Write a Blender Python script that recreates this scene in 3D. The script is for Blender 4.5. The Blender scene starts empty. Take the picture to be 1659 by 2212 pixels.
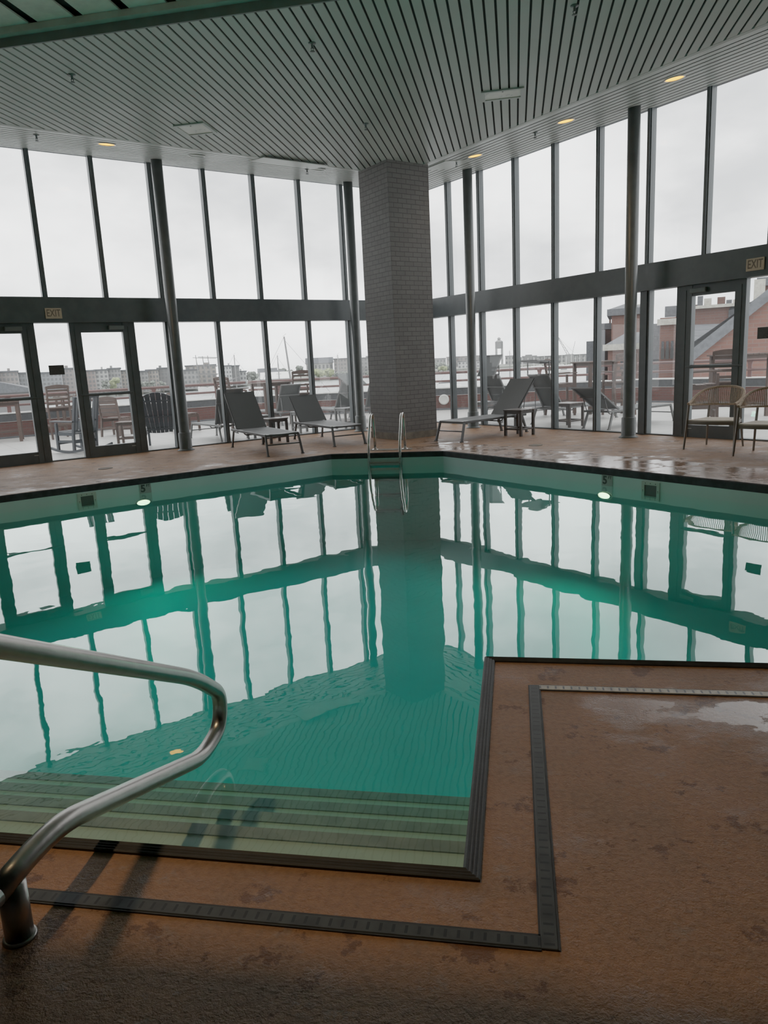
import bpy, bmesh, math, random
from mathutils import Vector, Matrix
from mathutils.geometry import tessellate_polygon
random.seed(7)
scn = bpy.context.scene
COL = scn.collection
PI = math.pi
S2 = 2 ** -0.5
# ------------------------------------------------------------------ camera
IW, IH = 1659, 2212
FPX, PITCH, ROLL, YAW, CAMH = 1562.913, -0.2003, -0.0499, 0.1852, 1.45
fw = Vector((-math.sin(YAW) * math.cos(PITCH), math.cos(YAW) * math.cos(PITCH), math.sin(PITCH)))
rt0 = Vector((math.cos(YAW), math.sin(YAW), 0))
up0 = rt0.cross(fw)
RT = rt0 * math.cos(ROLL) + up0 * math.sin(ROLL)
UP = -rt0 * math.sin(ROLL) + up0 * math.cos(ROLL)
EYE = Vector((0, 0, CAMH))
cd = bpy.data.cameras.new('camera')
cam = bpy.data.objects.new('camera', cd)
COL.objects.link(cam)
cd.sensor_fit = 'VERTICAL'
cd.sensor_height = 24.0
cd.lens = FPX / IH * 24.0
cd.clip_start = 0.05
cd.clip_end = 3000
cam.matrix_world = Matrix(((RT.x, UP.x, -fw.x, EYE.x), (RT.y, UP.y, -fw.y, EYE.y), (RT.z, UP.z, -fw.z, EYE.z), (0, 0, 0, 1)))
scn.camera = cam


def ray(px, py):
    return fw + RT * ((px - IW / 2) / FPX) - UP * ((py - IH / 2) / FPX)


def G(px, py, z=0.0):
    """ground point seen at a picture position"""
    d = ray(px, py)
    return EYE + d * ((z - CAMH) / d.z)


def F(px, py, dist):
    """point at a horizontal distance from the viewer"""
    d = ray(px, py)
    return EYE + d * (dist / math.hypot(d.x, d.y))


# room frame: the two glass walls meet at CX, CY, each at 45 degrees
CX, CY = -2.2313, 18.1537
CO = Vector((CX, CY, 0))
DL, NL = Vector((-S2, -S2, 0)), Vector((S2, -S2, 0))
DR, NR = Vector((S2, -S2, 0)), Vector((-S2, -S2, 0))
ZB, ZT, ZC, ZM = 2.478, 2.922, 5.38, 5.09     # transom underside / top, glass head, main ceiling
WALL_END = 13.6


def WL(t, off=0.0, z=0.0):
    return CO + DL * t + NL * off + Vector((0, 0, z))


def WR(t, off=0.0, z=0.0):
    return CO + DR * t + NR * off + Vector((0, 0, z))


# ------------------------------------------------------------------ node helpers
def new_mat(name):
    m = bpy.data.materials.new(name)
    m.use_nodes = True
    nt = m.node_tree
    nt.nodes.clear()
    out = nt.nodes.new('ShaderNodeOutputMaterial')
    return m, nt, out


def N(nt, t, **kw):
    n = nt.nodes.new(t)
    for k, v in kw.items():
        if k in n.inputs:
            n.inputs[k].default_value = v
        else:
            setattr(n, k, v)
    return n


def L(nt, a, b):
    nt.links.new(a, b)


def mixc(nt, fac, a, b, blend='MIX'):
    n = nt.nodes.new('ShaderNodeMix')
    n.data_type = 'RGBA'
    n.blend_type = blend
    for sock, v in ((n.inputs[0], fac), (n.inputs[6], a), (n.inputs[7], b)):
        if isinstance(v, bpy.types.NodeSocket):
            nt.links.new(v, sock)
        else:
            sock.default_value = v if not isinstance(v, tuple) else (*v, 1) if len(v) == 3 else v
    return n.outputs[2]


def math_n(nt, op, a, b=None, c=None, clamp=False):
    n = nt.nodes.new('ShaderNodeMath')
    n.operation = op
    n.use_clamp = clamp
    for i, v in enumerate((a, b, c)):
        if v is None:
            continue
        if isinstance(v, bpy.types.NodeSocket):
            nt.links.new(v, n.inputs[i])
        else:
            n.inputs[i].default_value = v
    return n.outputs[0]


def maprange(nt, v, a, b, c=0.0, d=1.0):
    n = nt.nodes.new('ShaderNodeMapRange')
    n.interpolation_type = 'SMOOTHSTEP'
    nt.links.new(v, n.inputs[0])
    for i, x in enumerate((a, b, c, d)):
        n.inputs[i + 1].default_value = x
    return n.outputs[0]


def coords(nt, scale=None, kind='Object'):
    tc = nt.nodes.new('ShaderNodeTexCoord')
    if scale is None:
        return tc.outputs[kind]
    mp = nt.nodes.new('ShaderNodeMapping')
    mp.inputs['Scale'].default_value = scale
    nt.links.new(tc.outputs[kind], mp.inputs['Vector'])
    return mp.outputs[0]


def noise(nt, vec, scale, detail=4.0, rough=0.55):
    n = N(nt, 'ShaderNodeTexNoise', Scale=scale, Detail=detail, Roughness=rough)
    nt.links.new(vec, n.inputs['Vector'])
    return n.outputs[0]


def bump(nt, h, strength=0.3, dist=0.01, normal=None):
    b = N(nt, 'ShaderNodeBump', Strength=strength, Distance=dist)
    nt.links.new(h, b.inputs['Height'])
    if normal is not None:
        nt.links.new(normal, b.inputs['Normal'])
    return b.outputs[0]


def principled(nt, out, color=None, rough=None, metal=0.0, normal=None, spec=None, emis=None, estr=0.0):
    p = nt.nodes.new('ShaderNodeBsdfPrincipled')
    for sock, v in (('Base Color', color), ('Roughness', rough), ('Metallic', metal), ('Normal', normal),
                    ('Specular IOR Level', spec), ('Emission Color', emis)):
        if v is None:
            continue
        if isinstance(v, bpy.types.NodeSocket):
            nt.links.new(v, p.inputs[sock])
        elif isinstance(v, tuple):
            p.inputs[sock].default_value = (*v, 1)
        else:
            p.inputs[sock].default_value = v
    p.inputs['Emission Strength'].default_value = estr
    nt.links.new(p.outputs[0], out.inputs['Surface'])
    return p


def simple(name, col, rough=0.5, metal=0.0, var=0.15, scale=6.0, bmp=0.0, spec=None, bscale=60.0):
    """painted or plain surface with a little tonal variation"""
    m, nt, out = new_mat(name)
    v = coords(nt)
    f = noise(nt, v, scale, 5)
    c = mixc(nt, maprange(nt, f, 0.3, 0.7), tuple(x * (1 - var) for x in col), tuple(min(1, x * (1 + var)) for x in col))
    nrm = bump(nt, noise(nt, v, bscale, 3), bmp, 0.004) if bmp else None
    r = maprange(nt, f, 0.2, 0.8, max(0.02, rough - 0.06), min(1, rough + 0.06))
    principled(nt, out, c, r, metal, nrm, spec)
    return m


def brick_mat(name, c1, c2, mortar, bw, bh, msize=0.008, planar='xy', rough=0.8, bstr=0.4, tint=None, offset=0.5, freq=2):
    m, nt, out = new_mat(name)
    tc = nt.nodes.new('ShaderNodeTexCoord')
    sx = nt.nodes.new('ShaderNodeSeparateXYZ')
    L(nt, tc.outputs['Object'], sx.inputs[0])
    cx = nt.nodes.new('ShaderNodeCombineXYZ')
    if planar == 'wall':
        L(nt, math_n(nt, 'ADD', sx.outputs[0], sx.outputs[1]), cx.inputs[0])
        L(nt, sx.outputs[2], cx.inputs[1])
    else:
        L(nt, sx.outputs[0], cx.inputs[0])
        L(nt, sx.outputs[1], cx.inputs[1])
    b = N(nt, 'ShaderNodeTexBrick')
    b.offset = offset
    b.offset_frequency = freq
    L(nt, cx.outputs[0], b.inputs['Vector'])
    b.inputs['Color1'].default_value = (*c1, 1)
    b.inputs['Color2'].default_value = (*c2, 1)
    b.inputs['Mortar'].default_value = (*mortar, 1)
    b.inputs['Scale'].default_value = 1.0
    b.inputs['Mortar Size'].default_value = msize
    b.inputs['Mortar Smooth'].default_value = 0.3
    b.inputs['Brick Width'].default_value = bw
    b.inputs['Row Height'].default_value = bh
    n = noise(nt, tc.outputs['Object'], 3.0, 5)
    c = mixc(nt, maprange(nt, n, 0.3, 0.75, 0.0, 0.35), b.outputs['Color'], tint or tuple(x * 0.6 for x in c1))
    h = math_n(nt, 'SUBTRACT', 1.0, b.outputs['Fac'])
    h2 = math_n(nt, 'ADD', h, math_n(nt, 'MULTIPLY', noise(nt, tc.outputs['Object'], 40, 4), 0.25))
    principled(nt, out, c, rough, 0, bump(nt, h2, bstr, 0.02))
    return m


# ------------------------------------------------------------------ materials
M = {}
M['frame'] = simple('frame_paint', (0.070, 0.088, 0.094), 0.42, 0, 0.12)
M['column'] = simple('column_paint', (0.070, 0.084, 0.084), 0.38, 0, 0.15)
M['slat'] = simple('ceiling_slat_paint', (0.52, 0.55, 0.52), 0.42, 0, 0.06, 1.2)
M['gap'] = simple('ceiling_gap_shade', (0.030, 0.034, 0.034), 0.9)  # dark colour stands in for shade between the ceiling slats
M['rib_gap'] = simple('ceiling_rib_groove', (0.085, 0.085, 0.088), 0.8)
M['rib'] = simple('ceiling_rib_panel', (0.90, 0.88, 0.82), 0.55, 0, 0.1)
M['fascia'] = simple('fascia_paint', (0.13, 0.155, 0.155), 0.5, 0, 0.12)
M['fascia_light'] = simple('fascia_trim_paint', (0.5, 0.52, 0.49), 0.5, 0, 0.1)
M['plaster_wall'] = simple('painted_wall', (0.20, 0.19, 0.17), 0.8, 0, 0.08)
M['alcove'] = simple('unseen_dark_wall', (0.035, 0.032, 0.03), 0.8, 0, 0.08)  # unseen surfaces, kept near black to soak up daylight
M['coping'] = simple('coping_black', (0.016, 0.018, 0.021), 0.6, 0, 0.5, 9.0, 0.3, 0.18)


def drain_mat(name, col, rough, spec, pitch=0.034, wdt=0.042):
    """slotted grating: dark slots across the length, laid out in the drain's own frame"""
    m, nt, out = new_mat(name)
    v = coords(nt)
    sx = nt.nodes.new('ShaderNodeSeparateXYZ')
    L(nt, v, sx.inputs[0])
    fy = math_n(nt, 'FRACT', math_n(nt, 'DIVIDE', sx.outputs[1], pitch))
    a = math_n(nt, 'LESS_THAN', fy, 0.24)
    b = math_n(nt, 'LESS_THAN', math_n(nt, 'ABSOLUTE', sx.outputs[0]), wdt * 0.32)
    slot = math_n(nt, 'MULTIPLY', a, b)
    f = noise(nt, v, 14, 5)
    c = mixc(nt, maprange(nt, f, 0.3, 0.7), tuple(x * 0.6 for x in col), tuple(x * 1.4 for x in col))
    c = mixc(nt, slot, c, (0.002, 0.002, 0.002))
    principled(nt, out, c, rough, 0, bump(nt, math_n(nt, 'SUBTRACT', 1.0, slot), 0.6, 0.004), spec)
    return m


M['drain_black'] = drain_mat('drain_black_plastic', (0.024, 0.028, 0.029), 0.5, 0.2)
M['drain_beige'] = drain_mat('drain_beige_plastic', (0.34, 0.33, 0.30), 0.4, 0.4)
M['steel'] = simple('stainless_steel', (0.50, 0.49, 0.47), 0.22, 1.0, 0.15, 14.0, 0.05)
M['steel_dull'] = simple('brushed_steel', (0.30, 0.285, 0.27), 0.33, 1.0, 0.12, 10.0, 0.10)
M['sling'] = simple('sling_mesh', (0.052, 0.056, 0.056), 0.55, 0, 0.1, 3.0, 0.25, None, 300.0)
M['lframe'] = simple('lounger_frame', (0.035, 0.038, 0.038), 0.35)
M['sling_out'] = simple('sling_mesh_weathered', (0.052, 0.062, 0.063), 0.6, 0, 0.15, 3.0, 0.2, None, 300.0)
M['lframe_out'] = simple('lounger_frame_weathered', (0.13, 0.135, 0.135), 0.45)
M['table'] = simple('side_table_dark', (0.055, 0.047, 0.043), 0.42, 0, 0.2)
M['table_top'] = simple('side_table_top', (0.095, 0.078, 0.070), 0.36, 0, 0.2)
M['rope'] = simple('woven_rope', (0.42, 0.31, 0.215), 0.8, 0, 0.25, 40.0)
M['cushion'] = simple('seat_pad_cream', (0.62, 0.54, 0.45), 0.75, 0, 0.06)
M['chairframe'] = simple('chair_frame_taupe', (0.145, 0.130, 0.105), 0.45, 0, 0.1)
M['navy'] = simple('navy_recycled_plastic', (0.027, 0.038, 0.05), 0.5, 0, 0.2)
M['brown'] = simple('brown_recycled_plastic', (0.077, 0.048, 0.038), 0.6, 0, 0.2)
M['rail_red'] = simple('railing_oxide_red', (0.105, 0.050, 0.045), 0.5, 0, 0.15)
M['cap'] = simple('parapet_dark_band', (0.042, 0.046, 0.05), 0.7, 0, 0.25, 20)
M['stone'] = simple('parapet_white_coping', (0.66, 0.66, 0.64), 0.6)
M['white'] = simple('white_plastic', (0.60, 0.60, 0.57), 0.4, 0, 0.05)
M['sail_white'] = simple('boat_white', (0.80, 0.80, 0.78), 0.4, 0, 0.04)
M['mast'] = simple('mast_metal', (0.18, 0.18, 0.18), 0.5, 0, 0.1)
M['dark'] = simple('dark_plain', (0.02, 0.022, 0.022), 0.6)
M['sign_dark'] = simple('sign_dark', (0.040, 0.040, 0.038), 0.5, 0, 0.08)
M['sign_grey'] = simple('sign_grey_ink', (0.075, 0.075, 0.07), 0.6)
M['exit_face'] = simple('exit_face', (0.62, 0.50, 0.36), 0.5, 0, 0.08)
M['exit_ink'] = simple('exit_ink', (0.15, 0.11, 0.08), 0.6)
M['marker'] = simple('marker_tile', (0.26, 0.28, 0.27), 0.35, 0, 0.08)
M['marker_ink'] = simple('marker_ink', (0.03, 0.035, 0.035), 0.4)
M['skim'] = simple('skimmer_faceplate', (0.40, 0.47, 0.42), 0.4, 0, 0.05)
M['skim_hole'] = simple('skimmer_throat', (0.045, 0.055, 0.05), 0.6)
M['caulk'] = simple('pillar_base_band', (0.15, 0.125, 0.095), 0.8, 0, 0.3)
M['fixture'] = simple('ceiling_fixture_white', (0.78, 0.75, 0.68), 0.3, 0, 0.08)
M['slate'] = simple('slate_roof', (0.093, 0.099, 0.108), 0.7, 0, 0.2)
M['beige'] = simple('beige_metal', (0.413, 0.398, 0.352), 0.6)
M['landmass'] = simple('far_shore', (0.21, 0.217, 0.196), 0.9, 0, 0.2, 0.05)
M['bark'] = simple('bark', (0.18, 0.16, 0.14), 0.9)


def emit(name, col, strength):
    m, nt, out = new_mat(name)
    e = N(nt, 'ShaderNodeEmission', Strength=strength)
    lw = nt.nodes.new('ShaderNodeLayerWeight')
    c = mixc(nt, lw.outputs['Facing'], col, tuple(x * 0.8 for x in col))
    L(nt, c, e.inputs['Color'])
    L(nt, e.outputs[0], out.inputs['Surface'])
    return m


M['lamp_warm'] = emit('downlight_glow', (1.0, 0.38, 0.07), 4.6)
M['lamp_pool'] = emit('pool_lamp_glow', (1.0, 1.0, 0.50), 9.0)


def leafy(name, col):
    m, nt, out = new_mat(name)
    v = coords(nt)
    f = noise(nt, v, 0.9, 6, 0.7)
    c = mixc(nt, maprange(nt, f, 0.35, 0.65), tuple(x * 0.55 for x in col), tuple(min(1, x * 1.3) for x in col))
    principled(nt, out, c, 0.9, 0, bump(nt, f, 0.8, 0.5))
    return m


M['leaf_grey'] = leafy('foliage_hazy', (0.189, 0.203, 0.182))
M['leaf_green'] = leafy('foliage_pale_green', (0.27, 0.292, 0.18))


def hazed_facade(name, col):  # far wall colours, paled and greyed to carry distance haze
    return simple(name, col, 0.8, 0, 0.08, 0.4)


FAC = {
    'taupe': hazed_facade('facade_taupe', (0.238, 0.223, 0.216)), 'brown': hazed_facade('facade_brown', (0.238, 0.202, 0.191)),
    'blue': hazed_facade('facade_bluegrey', (0.223, 0.234, 0.245)), 'white': hazed_facade('facade_white', (0.432, 0.439, 0.439)),
    'grey': hazed_facade('facade_grey', (0.259, 0.259, 0.256)), 'tan': hazed_facade('facade_tan', (0.288, 0.266, 0.245)),
    'dark': hazed_facade('facade_darkgrey', (0.18, 0.18, 0.18)), 'pale': hazed_facade('facade_pale', (0.36, 0.36, 0.353)),
}
M['pane_far'] = simple('far_pane', (0.132, 0.138, 0.141), 0.4, 0, 0.2)
M['pane_dark'] = simple('near_pane', (0.05, 0.055, 0.06), 0.25, 0, 0.2)
M['brick_red'] = brick_mat('red_brick', (0.149, 0.068, 0.052), (0.124, 0.055, 0.044), (0.124, 0.091, 0.079), 0.42, 0.14, 0.014, 'wall', 0.85, 0.2, (0.165, 0.091, 0.071))
M['brick_dark'] = brick_mat('dark_red_brick', (0.112, 0.055, 0.044), (0.091, 0.044, 0.035), (0.099, 0.074, 0.066), 0.42, 0.14, 0.014, 'wall', 0.85, 0.2, (0.124, 0.071, 0.058))
M['brick_parapet'] = brick_mat('parapet_brick', (0.097, 0.032, 0.024), (0.078, 0.026, 0.02), (0.074, 0.049, 0.043), 0.21, 0.075, 0.010, 'wall', 0.8, 0.3, (0.059, 0.022, 0.019))
M['brick_pillar'] = brick_mat('pillar_painted_brick', (0.140, 0.132, 0.126), (0.116, 0.110, 0.105), (0.060, 0.056, 0.054), 0.205, 0.0855, 0.0065, 'wall', 0.72, 0.9, (0.075, 0.070, 0.068))
M['paver'] = brick_mat('terrace_paver', (0.425, 0.416, 0.399), (0.391, 0.387, 0.374), (0.221, 0.217, 0.212), 0.62, 0.62, 0.010, 'xy', 0.45, 0.15, (0.323, 0.315, 0.306), 0.0, 2)
M['slate_tile'] = brick_mat('slate_shingles', (0.114, 0.12, 0.133), (0.091, 0.098, 0.107), (0.058, 0.062, 0.068), 0.42, 0.30, 0.02, 'wall', 0.7, 0.3)


def deck_mat():
    m, nt, out = new_mat('stained_concrete_deck')
    v = coords(nt)
    big = noise(nt, v, 0.7, 6, 0.62)
    mid = noise(nt, v, 2.6, 9, 0.68)
    fine = noise(nt, v, 48, 5, 0.65)
    grit = noise(nt, v, 150, 3, 0.6)
    sx = nt.nodes.new('ShaderNodeSeparateXYZ')
    L(nt, v, sx.inputs[0])
    X, Y = sx.outputs[0], sx.outputs[1]
    c = mixc(nt, maprange(nt, big, 0.38, 0.62), (0.300, 0.140, 0.052), (0.275, 0.142, 0.070))
    # worn greyish film, rust coloured bare patches, speckle
    c = mixc(nt, maprange(nt, mid, 0.44, 0.66, 0.0, 0.8), c, (0.235, 0.145, 0.095))
    c = mixc(nt, maprange(nt, noise(nt, v, 4.3, 10, 0.72), 0.565, 0.60, 0.0, 0.85), c, (0.105, 0.040, 0.014))
    c = mixc(nt, maprange(nt, noise(nt, coords(nt, (1.0, 1.4, 1.0)), 6.0, 10, 0.75), 0.575, 0.64, 0.0, 0.55), c, (0.27, 0.20, 0.16))
    c = mixc(nt, maprange(nt, fine, 0.35, 0.7, 0.0, 0.4), c, (0.095, 0.048, 0.026))
    # standing water collects along the far pool edges, in the near deck panel and in scattered patches
    dr = math_n(nt, 'MULTIPLY', math_n(nt, 'SUBTRACT', 15.9224, math_n(nt, 'ADD', X, Y)), S2)      # distance from the right glass wall
    band = math_n(nt, 'MULTIPLY', maprange(nt, dr, 2.1, 3.0), maprange(nt, Y, 7.0, 8.5))
    band = math_n(nt, 'MULTIPLY', band, maprange(nt, X, -2.6, -1.2))
    dl = math_n(nt, 'MULTIPLY', math_n(nt, 'SUBTRACT', 20.385, math_n(nt, 'SUBTRACT', Y, X)), S2)
    bandl = math_n(nt, 'MULTIPLY', maprange(nt, dl, 2.6, 3.5), maprange(nt, Y, 7.0, 8.5))
    bandl = math_n(nt, 'MULTIPLY', bandl, maprange(nt, X, -2.6, -3.6))
    near = math_n(nt, 'MULTIPLY', maprange(nt, Y, 2.50, 2.85), maprange(nt, Y, 3.05, 2.98))
    near = math_n(nt, 'MULTIPLY', near, maprange(nt, X, 0.12, 0.40))
    side = math_n(nt, 'MULTIPLY', maprange(nt, X, 0.55, 1.1), maprange(nt, Y, 1.6, 2.2))
    pn = noise(nt, coords(nt, (1.0, 1.5, 1.0)), 2.6, 12, 0.70)
    thr = math_n(nt, 'SUBTRACT', 0.69, math_n(nt, 'MULTIPLY', band, 0.20))
    thr = math_n(nt, 'SUBTRACT', thr, math_n(nt, 'MULTIPLY', near, 0.185))
    thr = math_n(nt, 'SUBTRACT', thr, math_n(nt, 'MULTIPLY', side, 0.05))
    thr = math_n(nt, 'SUBTRACT', thr, math_n(nt, 'MULTIPLY', bandl, 0.10))
    dlt = math_n(nt, 'SUBTRACT', pn, thr)
    wet = maprange(nt, dlt, 0.0, 0.03)
    damp = maprange(nt, dlt, -0.15, 0.0)
    c = mixc(nt, math_n(nt, 'MULTIPLY', damp, 0.2), c, (0.07, 0.035, 0.02))
    r = math_n(nt, 'ADD', 0.56, math_n(nt, 'MULTIPLY', math_n(nt, 'SUBTRACT', mid, 0.5), 0.5))
    r = math_n(nt, 'SUBTRACT', r, math_n(nt, 'MULTIPLY', damp, 0.16))
    mx = nt.nodes.new('ShaderNodeMix')
    L(nt, wet, mx.inputs[0])
    L(nt, r, mx.inputs[2])
    mx.inputs[3].default_value = 0.13
    h = math_n(nt, 'ADD', math_n(nt, 'MULTIPLY', fine, 0.6), math_n(nt, 'MULTIPLY', grit, 0.4))
    bs = N(nt, 'ShaderNodeBump', Distance=0.011)
    L(nt, h, bs.inputs['Height'])
    L(nt, math_n(nt, 'SUBTRACT', 0.80, math_n(nt, 'MULTIPLY', wet, 0.72)), bs.inputs['Strength'])
    sp = math_n(nt, 'ADD', 0.20, math_n(nt, 'MULTIPLY', damp, 0.22))
    principled(nt, out, c, mx.outputs[0], 0, bs.outputs[0], sp)
    return m


M['deck'] = deck_mat()


def pool_mat():
    m, nt, out = new_mat('pool_plaster')
    v = coords(nt)
    f = noise(nt, v, 1.3, 5)
    c = mixc(nt, maprange(nt, f, 0.3, 0.7), (0.60, 0.77, 0.77), (0.66, 0.82, 0.82))
    principled(nt, out, c, 0.55)
    return m


M['pool'] = pool_mat()
M['band'] = simple('waterline_band', (0.46, 0.63, 0.62), 0.5, 0, 0.06, 1.0)
M['pool_step'] = simple('step_plaster', (0.39, 0.48, 0.41), 0.6, 0, 0.06, 3.0)
M['nosing'] = simple('step_nosing', (0.175, 0.195, 0.165), 0.6, 0, 0.25, 10)


def schlick(nt, f0, normal=None, mul=1.0, power=5.0):
    lw = nt.nodes.new('ShaderNodeLayerWeight')
    lw.inputs['Blend'].default_value = 0.5
    if normal is not None:
        nt.links.new(normal, lw.inputs['Normal'])
    p = math_n(nt, 'POWER', lw.outputs['Facing'], power)
    return math_n(nt, 'ADD', f0, math_n(nt, 'MULTIPLY', p, (1 - f0) * mul), clamp=True)


def water_mat():
    m, nt, out = new_mat('pool_water')
    v = coords(nt)
    w1 = noise(nt, coords(nt, (1.0, 0.8, 1.0)), 2.0, 2, 0.5)
    w2 = noise(nt, v, 9.0, 2, 0.5)
    sx = nt.nodes.new('ShaderNodeSeparateXYZ')
    L(nt, v, sx.inputs[0])
    near = maprange(nt, sx.outputs[1], 5.2, 2.2)
    h = math_n(nt, 'ADD', w1, math_n(nt, 'MULTIPLY', w2, math_n(nt, 'ADD', 0.012, math_n(nt, 'MULTIPLY', near, 0.10))))
    nrm = bump(nt, h, 0.10, 0.022)
    fac = schlick(nt, 0.05, nrm, 1.0, 3.4)
    tr = N(nt, 'ShaderNodeBsdfTransparent')
    gl = N(nt, 'ShaderNodeBsdfGlossy', Roughness=0.0, Color=(0.90, 1.0, 0.975, 1))
    L(nt, nrm, gl.inputs['Normal'])
    mx = nt.nodes.new('ShaderNodeMixShader')
    L(nt, fac, mx.inputs[0])
    L(nt, tr.outputs[0], mx.inputs[1])
    L(nt, gl.outputs[0], mx.inputs[2])
    L(nt, mx.outputs[0], out.inputs['Surface'])
    ab = N(nt, 'ShaderNodeVolumeAbsorption', Density=1.1)
    ab.inputs['Color'].default_value = (0.25, 0.912, 0.905, 1)
    L(nt, ab.outputs[0], out.inputs['Volume'])
    return m


M['water'] = water_mat()


def glass_mat():
    m, nt, out = new_mat('window_glass')
    v = coords(nt)
    fac = schlick(nt, 0.042, None, 0.8)
    tr = N(nt, 'ShaderNodeBsdfTransparent', Color=(0.95, 0.965, 0.96, 1))
    gl = N(nt, 'ShaderNodeBsdfGlossy', Roughness=0.0)
    mx = nt.nodes.new('ShaderNodeMixShader')
    L(nt, fac, mx.inputs[0])
    L(nt, tr.outputs[0], mx.inputs[1])
    L(nt, gl.outputs[0], mx.inputs[2])
    # salt spray and dust on the panes
    d = maprange(nt, noise(nt, v, 120, 3, 0.7), 0.40, 0.72, 0.0, 1.0)
    big = maprange(nt, noise(nt, v, 0.8, 4, 0.6), 0.35, 0.65, 0.35, 1.0)
    df = math_n(nt, 'MULTIPLY', math_n(nt, 'MULTIPLY', d, big), 0.085)
    tl = N(nt, 'ShaderNodeBsdfTranslucent', Color=(0.8, 0.8, 0.8, 1))
    mx2 = nt.nodes.new('ShaderNodeMixShader')
    L(nt, df, mx2.inputs[0])
    L(nt, mx.outputs[0], mx2.inputs[1])
    L(nt, tl.outputs[0], mx2.inputs[2])
    L(nt, mx2.outputs[0], out.inputs['Surface'])
    return m


M['glass'] = glass_mat()


def harbor_mat():
    m, nt, out = new_mat('harbor_water')
    v = coords(nt)
    h = noise(nt, v, 0.35, 6, 0.65)
    principled(nt, out, mixc(nt, maprange(nt, h, 0.35, 0.65), (0.27, 0.29, 0.29), (0.36, 0.38, 0.38)), 0.25, 0, bump(nt, h, 0.8, 1.0))
    return m


M['harbor'] = harbor_mat()

# ------------------------------------------------------------------ world: bright overcast
w = bpy.data.worlds.new('overcast')
scn.world = w
w.use_nodes = True
nt = w.node_tree
nt.nodes.clear()
wo = nt.nodes.new('ShaderNodeOutputWorld')
bg = nt.nodes.new('ShaderNodeBackground')
tc = nt.nodes.new('ShaderNodeTexCoord')
mp = nt.nodes.new('ShaderNodeMapping')
mp.inputs['Scale'].default_value = (2.2, 2.2, 4.5)
L(nt, tc.outputs['Generated'], mp.inputs[0])
cl = noise(nt, mp.outputs[0], 1.4, 6, 0.55)
c = mixc(nt, maprange(nt, cl, 0.33, 0.68), (0.47, 0.482, 0.495), (1.0, 1.0, 1.0))
L(nt, c, bg.inputs[0])
bg.inputs[1].default_value = 2.65
L(nt, bg.outputs[0], wo.inputs[0])


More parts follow.
